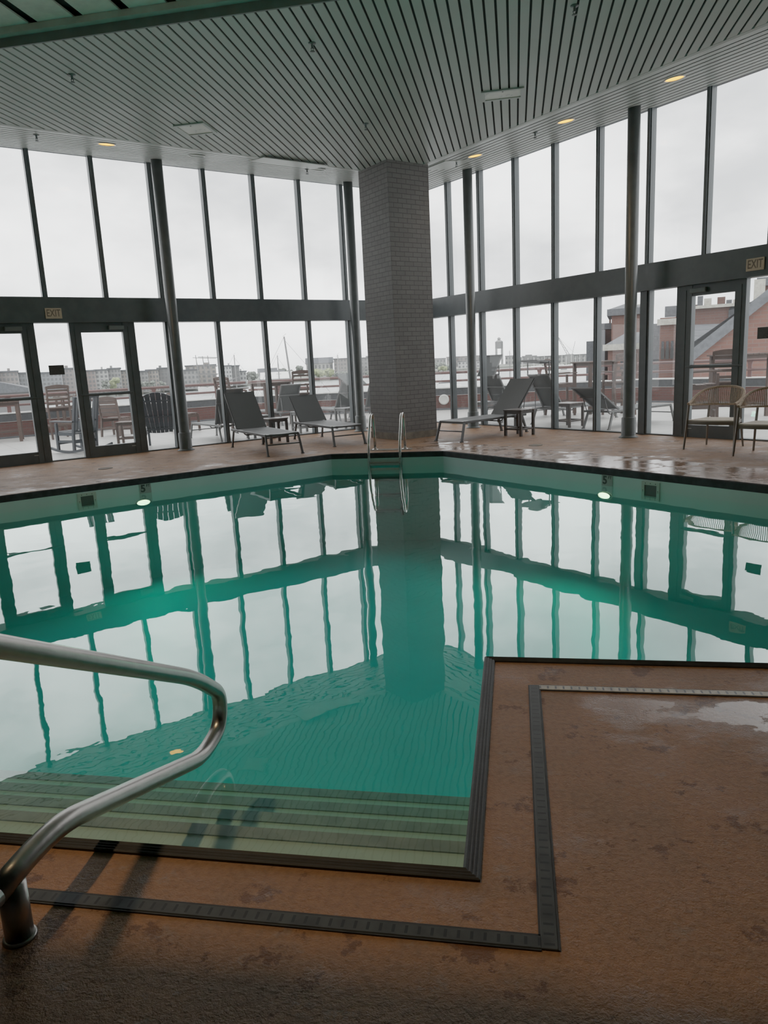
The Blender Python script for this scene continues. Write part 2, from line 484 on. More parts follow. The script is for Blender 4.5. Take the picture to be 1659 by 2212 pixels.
# ------------------------------------------------------------------ mesh builder
class MB:
    def __init__(s):
        s.v, s.f, s.sm = [], [], []

    def add(s, vs, fs, smooth=False):
        b = len(s.v)
        s.v += [Vector(p) for p in vs]
        s.f += [[b + i for i in f] for f in fs]
        s.sm += [smooth] * len(fs)
        return s

    def box(s, c, size, ax=None, bevel=0.0):
        """ax: three unit axes, default world"""
        X, Y, Z = ax or (Vector((1, 0, 0)), Vector((0, 1, 0)), Vector((0, 0, 1)))
        c = Vector(c)
        h = [x / 2 for x in size]
        if bevel <= 0:
            vs = [c + X * (h[0] * a) + Y * (h[1] * b) + Z * (h[2] * d) for d in (-1, 1) for a, b in ((-1, -1), (1, -1), (1, 1), (-1, 1))]
            return s.add(vs, [(3, 2, 1, 0), (4, 5, 6, 7), (0, 1, 5, 4), (1, 2, 6, 5), (2, 3, 7, 6), (3, 0, 4, 7)])
        e = min(bevel, min(h) * 0.9)
        ring = lambda k, z: [c + X * a + Y * b + Z * z for a, b in
                             ((-h[0] + k, -h[1] + 0), (h[0] - k, -h[1]), (h[0], -h[1] + k), (h[0], h[1] - k), (h[0] - k, h[1]), (-h[0] + k, h[1]), (-h[0], h[1] - k), (-h[0], -h[1] + k))]
        ins = lambda z: [c + X * a + Y * b + Z * z for a, b in
                         ((-h[0] + e, -h[1] + e), (h[0] - e, -h[1] + e), (h[0] - e, -h[1] + e), (h[0] - e, h[1] - e), (h[0] - e, h[1] - e), (-h[0] + e, h[1] - e), (-h[0] + e, h[1] - e), (-h[0] + e, -h[1] + e))]
        vs = ring(e, -h[2] + e) + ring(e, h[2] - e) + ins(-h[2]) + ins(h[2])
        fs = []
        for i in range(8):
            j = (i + 1) % 8
            fs += [(i, j, 8 + j, 8 + i), (16 + i, 16 + j, j, i), (8 + i, 8 + j, 24 + j, 24 + i)]
        fs += [(23, 22, 21, 20, 19, 18, 17, 16), (24, 25, 26, 27, 28, 29, 30, 31)]
        return s.add(vs, fs)

    def bar(s, a, b, wd, dp=None, upv=(0, 0, 1), bevel=0.0):
        """square bar from a to b"""
        a, b = Vector(a), Vector(b)
        z = (b - a)
        ln = z.length
        z.normalize()
        u = Vector(upv)
        if abs(u.dot(z)) > 0.95:
            u = Vector((0, 1, 0)) if abs(z.y) < 0.9 else Vector((1, 0, 0))
        x = u.cross(z).normalized()
        y = z.cross(x)
        return s.box((a + b) / 2, (wd, dp or wd, ln), (x, y, z), bevel)

    def tube(s, pts, r, seg=10, caps=True, closed=False, smooth=True):
        pts = [Vector(p) for p in pts]
        n = len(pts)
        rs = r if isinstance(r, (list, tuple)) else [r] * n
        vs, fs = [], []
        pu = None
        for i, p in enumerate(pts):
            if closed:
                t = pts[(i + 1) % n] - pts[i - 1]
            else:
                t = pts[min(i + 1, n - 1)] - pts[max(i - 1, 0)]
            t.normalize()
            if pu is None:
                u = Vector((0, 0, 1)) if abs(t.z) < 0.9 else Vector((1, 0, 0))
                u = (u - t * u.dot(t)).normalized()
            else:
                u = (pu - t * pu.dot(t))
                u = u.normalized() if u.length > 1e-6 else pu
            pu = u
            w_ = t.cross(u)
            vs += [p + (u * math.cos(k * 2 * PI / seg) + w_ * math.sin(k * 2 * PI / seg)) * rs[i] for k in range(seg)]
        for i in range(n if closed else n - 1):
            a, b = i * seg, ((i + 1) % n) * seg
            for k in range(seg):
                k2 = (k + 1) % seg
                fs.append((a + k, a + k2, b + k2, b + k))
        s.add(vs, fs, smooth)
        if caps and not closed:
            b0 = len(s.v) - len(vs)
            s.f += [[b0 + k for k in reversed(range(seg))], [b0 + (n - 1) * seg + k for k in range(seg)]]
            s.sm += [False, False]
        return s

    def prism(s, poly, z0, z1, top=True, bottom=True):
        n = len(poly)
        vs = [Vector((p[0], p[1], z0)) for p in poly] + [Vector((p[0], p[1], z1)) for p in poly]
        fs = [(i, (i + 1) % n, n + (i + 1) % n, n + i) for i in range(n)]
        if top:
            fs.append(tuple(range(n, 2 * n)))
        if bottom:
            fs.append(tuple(reversed(range(n))))
        return s.add(vs, fs)

    def lathe(s, c, prof, seg=20, axis=None, smooth=True, caps=True):
        """prof: (radius, height) pairs about an axis through c"""
        c = Vector(c)
        Z = Vector(axis or (0, 0, 1)).normalized()
        X = Z.orthogonal().normalized()
        Y = Z.cross(X)
        vs, fs = [], []
        for r, h in prof:
            vs += [c + Z * h + (X * math.cos(k * 2 * PI / seg) + Y * math.sin(k * 2 * PI / seg)) * r for k in range(seg)]
        for i in range(len(prof) - 1):
            for k in range(seg):
                k2 = (k + 1) % seg
                fs.append((i * seg + k, i * seg + k2, (i + 1) * seg + k2, (i + 1) * seg + k))
        if caps:
            fs.append(tuple(reversed(range(seg))))
            fs.append(tuple((len(prof) - 1) * seg + k for k in range(seg)))
        return s.add(vs, fs, smooth)

    def quad(s, *p):
        return s.add(p, [tuple(range(len(p)))])

    def slab(s, pts, th):
        """polygon in space given a thickness along its own normal"""
        pts = [Vector(p) for p in pts]
        nn = (pts[1] - pts[0]).cross(pts[-1] - pts[0]).normalized() * th
        n = len(pts)
        vs = pts + [p - nn for p in pts]
        return s.add(vs, [tuple(range(n)), tuple(reversed(range(n, 2 * n)))] + [(i, n + i, n + (i + 1) % n, (i + 1) % n) for i in range(n)])

    def build(s, name, mat, parent=None, frame=None, weld=False):
        """frame: matrix of the object; the vertices are given in world space and brought into it"""
        me = bpy.data.meshes.new(name)
        vs = s.v
        if frame is not None:
            inv = frame.inverted()
            vs = [inv @ p for p in vs]
        me.from_pydata([tuple(p) for p in vs], [], s.f)
        me.polygons.foreach_set('use_smooth', s.sm)
        bm = bmesh.new()
        bm.from_mesh(me)
        if weld:
            bmesh.ops.remove_doubles(bm, verts=bm.verts, dist=1e-5)
        bmesh.ops.recalc_face_normals(bm, faces=bm.faces)
        bm.to_mesh(me)
        bm.free()
        me.materials.append(mat)
        o = bpy.data.objects.new(name, me)
        COL.objects.link(o)
        if frame is not None:
            o.matrix_world = frame
        if parent is not None:
            o.parent = parent
        return o


def tag(o, label=None, cat=None, group=None, kind=None):
    if label:
        o['label'] = label
    if cat:
        o['category'] = cat
    if group:
        o['group'] = group
    if kind:
        o['kind'] = kind
    return o


def thing(name, label, cat, loc=(0, 0, 0), rz=0.0, group=None):
    o = bpy.data.objects.new(name, None)
    o.empty_display_size = 0.1
    COL.objects.link(o)
    o.location = loc
    o.rotation_euler = (0, 0, rz)
    return tag(o, label, cat, group)


def struct(name, mb, mat, parent=None, frame=None, label=None):
    o = mb.build(name, mat, parent, frame)
    if parent is None:
        o['kind'] = 'structure'
    if label:
        o['label'] = label
    return o


def offset_poly(poly, d):
    """inset a counter-clockwise polygon by d"""
    n = len(poly)
    out = []
    for i in range(n):
        p0, p1, p2 = (Vector(poly[i - 1]), Vector(poly[i]), Vector(poly[(i + 1) % n]))
        e1, e2 = (p1 - p0).normalized(), (p2 - p1).normalized()
        n1, n2 = Vector((-e1.y, e1.x)), Vector((-e2.y, e2.x))
        b = (n1 + n2).normalized()
        out.append(p1 + b * (d / max(0.2, b.dot(n1))))
    return out


def plate(mb, outer, holes, z):
    """flat polygon with holes"""
    loops = [[Vector((p[0], p[1], z)) for p in lp] for lp in [outer] + holes]
    allv = [p for lp in loops for p in lp]
    mb.add(allv, [tuple(t) for t in tessellate_polygon(loops)])
    return mb


def smooth_path(pts, r=0.1, n=6):
    """round the corners of a polyline"""
    pts = [Vector(p) for p in pts]
    out = [pts[0]]
    for i in range(1, len(pts) - 1):
        a, b, c_ = pts[i - 1], pts[i], pts[i + 1]
        rr = r[i] if isinstance(r, (list, tuple)) else r
        d1, d2 = (a - b), (c_ - b)
        k = min(rr, d1.length * 0.48, d2.length * 0.48)
        p, q = b + d1.normalized() * k, b + d2.normalized() * k
        for j in range(n + 1):
            t = j / n
            out.append(p * (1 - t) ** 2 + b * 2 * t * (1 - t) + q * t * t)
    out.append(pts[-1])
    return out


AXL = (DL, NL, Vector((0, 0, 1)))
AXR = (DR, NR, Vector((0, 0, 1)))


def wall_frame(side):
    d, n_ = (DL, NL) if side == 'L' else (-DR, NR)
    return Matrix(((d.x, n_.x, 0, CO.x), (d.y, n_.y, 0, CO.y), (0, 0, 1, 0), (0, 0, 0, 1)))


# ================================================================== FLOOR AND POOL
POOL = [(-3.1106, 11.928), (-8.468, 6.57), (-8.468, 3.354), (-4.155, 3.354), (-4.155, 1.809), (-0.115, 1.809), (-0.115, 3.354), (4.20, 3.354), (4.20, 6.57), (-1.1608, 11.928)]
POOL_IN = offset_poly(POOL, 0.05)
WZ = -0.2136
a_, b_ = WR(WALL_END, -0.06), WL(WALL_END, -0.06)
ROOM = [(a_.x, a_.y), WR(0, -0.085).xy[:], (b_.x, b_.y), (b_.x, -3.0), (a_.x, -3.0)]
ROOM = [ROOM[0], ROOM[1], ROOM[2], ROOM[3], ROOM[4]]
mb = MB()
plate(mb, ROOM, [POOL], 0.0)
for i in range(len(POOL)):                       # deck edge going down behind the coping
    p, q = POOL[i], POOL[(i + 1) % len(POOL)]
    mb.quad((*p, 0), (*q, 0), (*q, -0.2), (*p, -0.2))
struct('floor', mb, M['deck'])

mb = MB()
n = len(POOL_IN)
FLOOR_Z = -1.5
for i in range(n):
    p, q = POOL_IN[i], POOL_IN[(i + 1) % n]
    mb.quad((p.x, p.y, -0.05), (q.x, q.y, -0.05), (q.x, q.y, FLOOR_Z), (p.x, p.y, FLOOR_Z))
plate(mb, [tuple(p) for p in POOL_IN], [], FLOOR_Z)
basin = struct('pool_basin_floor', mb, M['pool'], label='pale plastered swimming pool basin under the green water')
mb = MB()
pin2 = offset_poly(POOL, 0.0515)
for i in range(n):
    p, q = pin2[i], pin2[(i + 1) % n]
    mb.quad((p.x, p.y, -0.06), (q.x, q.y, -0.06), (q.x, q.y, -0.42), (p.x, p.y, -0.42))
mb.build('waterline_band', M['band'], basin)
# coping: ribbed black edge strip all round
prof = [(0.0, 0.0), (0.0, 0.008), (0.006, 0.011), (0.012, 0.007), (0.018, 0.011), (0.024, 0.007), (0.030, 0.011), (0.036, 0.007), (0.044, 0.011), (0.052, 0.004), (0.052, -0.078), (0.030, -0.078)]
mb = MB()
rings = [[(p.x, p.y, z) for p in (offset_poly(POOL, o) if o else [Vector(q) for q in POOL])] for o, z in prof]
for k in range(len(rings) - 1):
    for i in range(n):
        j = (i + 1) % n
        mb.quad(rings[k][i], rings[k][j], rings[k + 1][j], rings[k + 1][i])
struct('trim_1', mb, M['coping'], label='black ribbed coping strip around the pool edge')
# water body
wp = offset_poly(POOL, 0.03)
mb = MB()
plate(mb, [tuple(p) for p in wp], [], WZ)
plate(mb, [tuple(p) for p in wp], [], FLOOR_Z - 0.05)
for i in range(n):
    p, q = wp[i], wp[(i + 1) % n]
    mb.quad((p.x, p.y, WZ), (q.x, q.y, WZ), (q.x, q.y, FLOOR_Z - 0.05), (p.x, p.y, FLOOR_Z - 0.05))
pw = mb.build('pool_water', M['water'], weld=True)
tag(pw, 'still green pool water reflecting the windows', 'water', kind='stuff')
# entry steps in the near bay
X0, X1 = POOL_IN[3].x + 0.3, POOL_IN[5].x
X0 = POOL_IN[4].x
tread = [(-0.31, 2.398), (-0.42, 2.655), (-0.53, 2.915), (-0.64, 3.185)]
steps = []
y0 = POOL_IN[4].y
mb = MB()
prev = y0
for z, y1 in tread:
    mb.box(((X0 + X1) / 2, (prev + y1) / 2, (z + FLOOR_Z) / 2), (X1 - X0, y1 - prev, z - FLOOR_Z))
    prev = y1
st = struct('pool_steps', mb, M['pool_step'], label='pale submerged entry steps across the near bay of the pool')
for z, y1 in tread:
    m2 = MB()
    m2.box(((X0 + X1) / 2, y1 - 0.031, z + 0.002), (X1 - X0 - 0.004, 0.064, 0.008))
    m2.build('step_nosing', M['nosing'], st)

# trench drains in the near deck
def drain(p0, p1, wdt, mat, label):
    p0, p1 = Vector((*p0, 0)), Vector((*p1, 0))
    d = p1 - p0
    t = thing('trench_drain', label, 'drain', p0, math.atan2(d.y, d.x) - PI / 2)
    ln = d.length
    MB().box((0, ln / 2, 0.003), (wdt, ln, 0.006), None, 0.0015).build('grate', mat, t)
    mb = MB()
    for sx in (-1, 1):
        mb.box((sx * (wdt / 2 + 0.003), ln / 2, 0.002), (0.005, ln, 0.005))
    mb.build('edge_frame', M['coping'], t)
    return t


drain((0.0675, 3.10), (0.0675, 1.585), 0.042, M['drain_black'], 'black slotted trench drain running beside the right side of the steps')
drain((0.047, 1.606), (-4.3, 1.606), 0.042, M['drain_black'], 'black slotted trench drain running along the near deck behind the handrail post')
drain((0.089, 3.079), (4.4, 3.079), 0.042, M['drain_beige'], 'pale slotted trench drain parallel to the straight pool edge on the right deck')

for (px, py, lab) in ((228, 1012, 'round skimmer lid set in the deck in front of the left doors'), (1157, 962, 'round skimmer lid set in the deck in front of the right lounger side table')):
    q = G(px, py)
    mb = MB().lathe((q.x, q.y, 0), [(0.115, 0.0), (0.115, 0.006), (0.10, 0.008), (0.095, 0.005), (0.0, 0.005)], 24, caps=False)
    tag(mb.build('skimmer_lid', M['caulk']), lab, 'lid')

# ================================================================== GLASS WALLS
trim_n = [1]
win_n = [0]


def trim(mb, mat, label=None):
    trim_n[0] += 1
    return struct('trim_%d' % trim_n[0], mb, mat, label=label)


def window(side, t0, t1, z0, z1):
    W_ = WL if side == 'L' else WR
    win_n[0] += 1
    return struct('window_%d' % win_n[0], MB().quad(W_(t0, 0.0, z0), W_(t1, 0.0, z0), W_(t1, 0.0, z1), W_(t0, 0.0, z1)), M['glass'], frame=wall_frame(side))


def mullion(side, t, z0, z1, wd=0.085, dp=0.13):
    W_, ax = (WL, AXL) if side == 'L' else (WR, AXR)
    mb = MB().box(W_(t, 0.0, (z0 + z1) / 2), (wd, dp, z1 - z0), ax)
    mb.box(W_(t, dp / 2 + 0.012, (z0 + z1) / 2), (wd * 0.55, 0.026, z1 - z0), ax)
    return trim(mb, M['frame'])


def door(side, t0, t1, g0, g1, label, num, handle_at, mirror=False):
    """a glazed leaf with its jambs between t0 and t1; the glass runs from g0 to g1"""
    W_, ax = (WL, AXL) if side == 'L' else (WR, AXR)
    fr = wall_frame(side)
    mb = MB()
    for a, b in ((t0, g0), (g1, t1)):
        mb.box(W_((a + b) / 2, 0.0, ZB / 2), (b - a, 0.11, ZB), ax)
    mb.box(W_((g0 + g1) / 2, 0, 0.104), (g1 - g0, 0.09, 0.208), ax)
    mb.box(W_((g0 + g1) / 2, 0, (2.305 + ZB) / 2), (g1 - g0, 0.09, ZB - 2.305), ax)
    for g in (g0 - 0.105, g1 + 0.105):            # shadow lines between leaf and jamb
        mb.box(W_(g, 0.058, 1.22), (0.012, 0.012, 2.36), ax)
    d = struct('door_%d' % num, mb, M['frame'], frame=fr, label=label)
    p = MB().quad(W_(g0, 0.0, 0.2), W_(g1, 0.0, 0.2), W_(g1, 0.0, 2.31), W_(g0, 0.0, 2.31))
    o = p.build('pane', M['glass'])
    o.data.transform(fr.inverted())
    o.parent = d
    mb = MB().box(W_((g0 + g1) / 2, 0.01, 1.172), (g1 - g0 + 0.02, 0.05, 0.056), ax, 0.006)
    mb.box(W_((g0 + g1) / 2 + 0.05 * (1 if not mirror else -1), 0.055, 1.172), (g1 - g0 + 0.24, 0.035, 0.034), ax, 0.006)
    o = mb.build('push_bar', M['frame'])
    o.data.transform(fr.inverted())
    o.parent = d
    mb = MB().box(W_(g0 + 0.12, 0.075, 2.385), (0.28, 0.06, 0.075), ax, 0.008)
    o = mb.build('door_closer', M['fascia'])
    o.data.transform(fr.inverted())
    o.parent = d
    mb = MB().box(W_(g0 + 0.03 if side == 'L' else g0 + 0.02, 0.048, 0.15), (0.09, 0.004, 0.008), ax)
    o = mb.build('maker_plate', M['white'])
    o.data.transform(fr.inverted())
    o.parent = d
    return d


for side in 'LR':
    W_, ax = (WL, AXL) if side == 'L' else (WR, AXR)
    base, sp = (1.10, 1.0548) if side == 'L' else (1.13, 1.0515)
    # deep transom, head and sill make up the wall; mullions, panes and doors are objects of their own
    mb = MB().box(W_(WALL_END / 2, 0.02, (ZB + ZT) / 2), (WALL_END, 0.20, ZT - ZB), ax)
    mb.box(W_(WALL_END / 2, 0.135, ZB + 0.012), (WALL_END, 0.03, 0.024), ax)
    mb.box(W_(WALL_END / 2, 0.0, ZC + 0.03), (WALL_END, 0.14, 0.06), ax)
    mb.box(W_(WALL_END / 2, -0.02, 0.012), (WALL_END, 0.12, 0.024), ax)
    wobj = struct('wall_left' if side == 'L' else 'wall_right', mb, M['frame'])
    ups = [base + sp * k for k in range(10)]
    mb = MB()
    for z0, z1 in ((0.0, ZB), (ZT, ZC)):                # unseen end bays, closed off to cut daylight on the near deck
        mb.box(W_((ups[-1] + WALL_END) / 2, 0.0, (z0 + z1) / 2), (WALL_END - ups[-1], 0.10, z1 - z0), ax)
    mb.build('unseen_end_panel', M['alcove'], wobj)
    for t in ups:
        mullion(side, t, ZT, ZC)
    for a, b in zip([0.05] + ups[:-1], ups):
        window(side, a + 0.03, b - 0.03, ZT, ZC)
    if side == 'L':
        lows = [1.10, 2.127, 3.17, 4.232, 5.285]
        for t in lows:
            mullion(side, t, 0.024, ZB)
        mullion(side, 6.33, 0.024, ZB, 0.115)
        for a, b in zip([0.05] + lows, lows + [6.33]):
            window(side, a + 0.03, b - 0.03, 0.024, ZB)
        window(side, 6.385, 6.98, 0.024, ZB)
        door('L', 6.975, 8.155, 7.205, 7.957, 'dark framed glass door under the left exit sign, nearer the pillar', 1, 0)
        window(side, 8.15, 8.74, 0.024, ZB)
        door('L', 8.737, 9.93, 8.957, 9.71, 'dark framed glass door at the left edge of the picture', 2, 0, True)
        window(side, 9.93, 10.55, 0.024, ZB)
        mullion(side, 10.6, 0.024, ZB)
    else:
        lows = [1.13, 2.177, 3.217, 4.267, 5.312]
        for t in lows:
            mullion(side, t, 0.024, ZB)
        mullion(side, 6.37, 0.024, ZB, 0.19)
        for a, b in zip([0.05] + lows, lows + [6.30]):
            window(side, a + 0.03, b - 0.03, 0.024, ZB)
        window(side, 6.46, 6.985, 0.024, ZB)
        door('R', 6.98, 8.165, 7.255, 7.985, 'dark framed glass door behind the woven chairs', 3, 0)
        window(side, 8.165, 8.79, 0.024, ZB)
        door('R', 8.79, 9.97, 9.02, 9.75, 'dark framed glass door beyond the right edge', 4, 0, True)
        window(side, 9.97, 10.55, 0.024, ZB)
        mullion(side, 10.6, 0.024, ZB)

# round steel columns just inside the glass
K_SOFF = (ZC - ZM) / 2.1
for W_, t, lab in ((WL, 6.385, 'dark round steel column between the left doors and the loungers'), (WL, 2.27, 'dark round steel column just left of the brick pillar'),
                   (WR, 2.39, 'dark round steel column just right of the brick pillar'), (WR, 6.43, 'dark round steel column left of the right-hand exit door')):
    q = W_(t, 0.53)
    top = ZC - K_SOFF * 0.53 + 0.05
    mb = MB().lathe((q.x, q.y, 0), [(0.165, 0.0), (0.165, 0.008), (0.128, 0.03), (0.122, 0.04), (0.122, 0.34), (0.108, 0.35), (0.100, 0.36), (0.100, top)], 28)
    o = struct('steel_column', mb, M['column'], label=lab)
    o['category'] = 'column'

# brick pillar, square, its near edge on the room's diagonal
fr = Matrix(((DR.x, -DL.x, 0, WR(2.05, 3.0).x), (DR.y, -DL.y, 0, WR(2.05, 3.0).y), (0, 0, 1, 0), (0, 0, 0, 1)))
pq = [CO + NL * a + NR * b for a, b in ((3.0, 2.05), (3.0, 3.0), (2.05, 3.0), (2.05, 2.05))]
mb = MB().prism([(p.x, p.y) for p in pq], 0.0, ZM + 0.06)
fr = Matrix.Translation(pq[1]) @ Matrix.Rotation(-PI / 4, 4, 'Z')
pil = struct('brick_pillar', mb, M['brick_pillar'], frame=fr, label='grey painted square brick pillar behind the pool ladder')
pil['category'] = 'pillar'
mb = MB()
pq2 = [CO + NL * a + NR * b for a, b in ((3.012, 2.038), (3.012, 3.012), (2.038, 3.012), (2.038, 2.038))]
mb.prism([(p.x, p.y) for p in pq2], 0.001, 0.13)
o = mb.build('base_band', M['caulk'])
o.data.transform(fr.inverted())
o.parent = pil

# ================================================================== CEILINGS
BO = 2.1                                      # soffit width
YF = 8.044                                    # fascia between the slatted ceiling and the ribbed one


def border_y(x):
    """far end of the slatted ceiling at a given x"""
    yl = CY + (x - CX) - BO / S2
    yr = CY - (x - CX) - BO / S2
    return min(yl, yr)


mb, gapm = MB(), MB()
P_ = 0.1225
x = -9.45
while x < 5.0:
    x0, x1 = x, x + P_ - 0.027
    ya, yb = border_y(x0), border_y(x1)
    if max(ya, yb) > YF:
        ym = None
        if x0 < CX < x1:
            mb.slab([(x0, YF, ZM), (x0, ya, ZM), (CX, border_y(CX), ZM), (x1, yb, ZM), (x1, YF, ZM)], 0.016)
        else:
            mb.slab([(x0, YF, ZM), (x0, max(YF, ya), ZM), (x1, max(YF, yb), ZM), (x1, YF, ZM)], 0.016)
    x += P_
ceil = struct('ceiling', mb, M['slat'])
pc = [(CX - (border_y(CX) - YF), YF), (CX, border_y(CX)), (CX + (border_y(CX) - YF), YF)]
gapm.prism(pc, ZM + 0.030, ZM + 0.055)
gapm.build('slat_backing', M['gap'], ceil)
for side in 'LR':
    W_ = WL if side == 'L' else WR
    mb = MB()
    nsl = 12
    sgn = -1 if side == 'L' else 1
    pit = BO / nsl
    for k in range(nsl):
        o0, o1 = k * pit + 0.021, (k + 1) * pit - 0.021
        if k == nsl - 1:
            o1 = BO
        z0, z1 = ZC - K_SOFF * o0, ZC - K_SOFF * o1
        mb.slab([W_(o0, o0, z0), W_(WALL_END, o0, z0), W_(WALL_END, o1, z1), W_(o1, o1, z1)], sgn * 0.004)
    mb.slab([W_(BO - 0.0, BO, ZM - 0.002), W_(WALL_END, BO, ZM - 0.002), W_(WALL_END, BO + 0.07, ZM - 0.002), W_(BO + 0.07, BO + 0.07, ZM - 0.002)], sgn * 0.03)
    s_ = struct('ceiling', mb, M['slat'])
    g = MB().slab([W_(0, 0, ZC + 0.008), W_(WALL_END, 0, ZC + 0.008), W_(WALL_END, BO, ZM + 0.008), W_(BO, BO, ZM + 0.008)], sgn * 0.02)
    g.build('slat_backing', M['gap'], s_)  # almost flush dark sheet, paints in the shade of the soffit gaps
# fascia
XL, XR = -12.6, 8.2
mb = MB().box(((XL + XR) / 2, YF - 0.012, ZM + 0.045), (XR - XL, 0.024, 0.095))
fa = struct('trim_90', mb, M['fascia'])
mb = MB().box(((XL + XR) / 2, YF - 0.06, ZM + 0.125), (XR - XL, 0.10, 0.065))
mb.build('upper_trim', M['fascia_light'], fa)
# ribbed ceiling over the near end
mb = MB()
x = -12.5
ZN = ZM + 0.16
while x < 8.2:
    mb.box((x + 0.21, (1.66 + YF - 0.06) / 2, ZN + 0.01), (0.42, YF - 0.06 - 1.66, 0.02))
    x += 0.535
cn = struct('ceiling', mb, M['rib'])
MB().box(((XL + XR) / 2, (1.66 + YF) / 2, ZN + 0.11), (XR - XL, YF - 1.66, 0.02)).build('rib_backing', M['rib_gap'], cn)
struct('ceiling', MB().prism([(a_.x, a_.y), WR(0, -0.085).xy[:], (b_.x, b_.y), (b_.x, 1.6), (a_.x, 1.6)], ZC + 0.16, ZC + 0.30), M['gap'], label='unseen roof slab added above the ceilings against light leaks')  # unseen slab, added to stop daylight leaking in from above
mb = MB().box(((XL + XR) / 2, YF + 0.06, (ZM + 0.03 + ZC + 0.16) / 2), (XR - XL, 0.05, ZC + 0.13 - ZM))
mb.build('light_leak_closure', M['gap'], fa)  # upright closure, added to keep stray daylight out
# near walls and the alcove the view is taken from, unseen and shaped to dim its floor
HB = 2.38
mb = MB().box(((XL + XR) / 2, 1.66, (HB + ZN + 0.1) / 2), (XR - XL, 0.2, ZN + 0.1 - HB))
for xa, xb in ((XL, -2.7), (2.3, XR)):  # unseen jambs, added to hold window light off the near floor
    mb.box(((xa + xb) / 2, 1.66, HB / 2 + 0.001), (xb - xa, 0.2, HB + 0.002))
struct('wall_front', mb, M['plaster_wall'])
struct('ceiling', MB().box(((XL + XR) / 2, -0.7, HB + 0.03), (XR - XL, 4.8, 0.06)), M['alcove'])
struct('wall_back', MB().box(((XL + XR) / 2, -3.05, HB / 2), (XR - XL, 0.1, HB)), M['alcove'])
e1, e2 = WL(WALL_END), WR(WALL_END)
mb = MB().box((e1.x - 0.05, (e1.y - 3.1) / 2, 2.72), (0.1, e1.y + 3.1, 5.44))
struct('wall_west', mb, M['plaster_wall'])
mb = MB().box((e2.x + 0.05, (e2.y - 3.1) / 2, 2.72), (0.1, e2.y + 3.1, 5.44))
struct('wall_east', mb, M['plaster_wall'])


# ceiling fittings
def soffit_pt(px, py, side):
    n_ = NL if side == 'L' else NR
    d = ray(px, py)
    t = (ZC - K_SOFF * ((EYE - CO).dot(n_)) - EYE.z) / (d.z + K_SOFF * d.dot(n_))
    return EYE + d * t


def downlight(p, nrm, lit, label, r=0.125, group=None):
    t = thing('downlight', label, 'light', p, 0, group)
    rim = MB().lathe((0, 0, 0), [(r + 0.018, 0.0), (r + 0.018, 0.008), (r, 0.010), (r, 0.0)], 28, nrm, caps=False)
    rim.build('trim_ring', M['fixture'] if lit else M['slat'], t)
    if lit:
        MB().lathe((0, 0, 0), [(r, 0.002), (r * 0.75, 0.004), (0.0, 0.005)], 28, nrm, caps=False).build('lens', M['lamp_warm'], t)
    else:
        MB().lathe((0, 0, 0), [(r, 0.002), (r * 0.75, 0.004), (0.0, 0.005)], 28, nrm, caps=False).build('lens', M['fascia_light'], t)
    return t


def spot(loc, energy, col, size=2.2, blend=0.6, rad=0.05, aim=(0, 0, -1)):
    ld = bpy.data.lights.new('downlight_lamp', 'SPOT')
    ld.energy = energy
    ld.color = col
    ld.spot_size = size
    ld.spot_blend = blend
    ld.shadow_soft_size = rad
    o = bpy.data.objects.new('downlight_lamp', ld)
    COL.objects.link(o)
    o.location = loc
    o.rotation_euler = Vector(aim).to_track_quat('-Z', 'Y').to_euler()
    return o


WARM = (1.0, 0.74, 0.46)
nr = Vector((-NR.x * K_SOFF, -NR.y * K_SOFF, -1)).normalized()
nl = Vector((-NL.x * K_SOFF, -NL.y * K_SOFF, -1)).normalized()
for px, py, side, lit, lab in ((1457, 169, 'R', 1, 'lit amber downlight in the right soffit, farthest right and largest'),
                               (1222, 261, 'R', 1, 'lit amber downlight in the right soffit, the middle of three'),
                               (1026, 336, 'R', 1, 'lit amber downlight in the right soffit nearest the brick pillar'),
                               (230, 311, 'L', 1, 'lit amber downlight in the left soffit above the exit sign'),
                               (425, 336, 'L', 0, 'unlit grey downlight in the left soffit between the first two columns'),
                               (687, 365, 'L', 0, 'unlit grey downlight in the left soffit close to the brick pillar')):
    p = soffit_pt(px, py, side)
    nn = nr if side == 'R' else nl
    downlight(p + nn * 0.001, nn, lit, lab)
    if lit:
        spot(p + nn * 0.03, 9, WARM)
NEAR_LIGHTS = [((-2.70, 2.10, ZN - 0.0), 240.0)]
for (p, e_), lab in zip(NEAR_LIGHTS, ('lit amber downlight in the ribbed ceiling above the handrail',)):
    downlight(Vector(p), Vector((0, 0, -1)), 1, lab)
    spot(Vector(p) + Vector((0, 0, -0.03)), e_, (1.0, 0.66, 0.34), 2.4, 0.5, 0.10)

for px, py, wx, wy, lab in ((422, 278, 0.40, 0.42, 'flush rectangular light panel in the slatted ceiling, left half'), (1086, 203, 0.50, 0.30, 'flush rectangular light panel in the slatted ceiling, right of the pillar')):
    q = G(px, py, ZM)
    t = thing('ceiling_panel', lab, 'ceiling panel', (q.x, q.y, ZM), 0)
    mb = MB()
    for sx_ in (-1, 1):
        mb.box((sx_ * (wx / 2 + 0.02), 0, -0.008), (0.045, wy + 0.085, 0.02))
        mb.box((0, sx_ * (wy / 2 + 0.02), -0.008), (wx, 0.045, 0.02))
    mb.build('frame', M['slat'], t)
    MB().box((0, 0, -0.004), (wx, wy, 0.012)).build('lens', M['fixture'], t)
    MB().lathe((0.0, -wy * 0.4, -0.010), [(0.012, 0), (0.012, -0.004), (0, -0.004)], 10).build('latch', M['dark'], t)

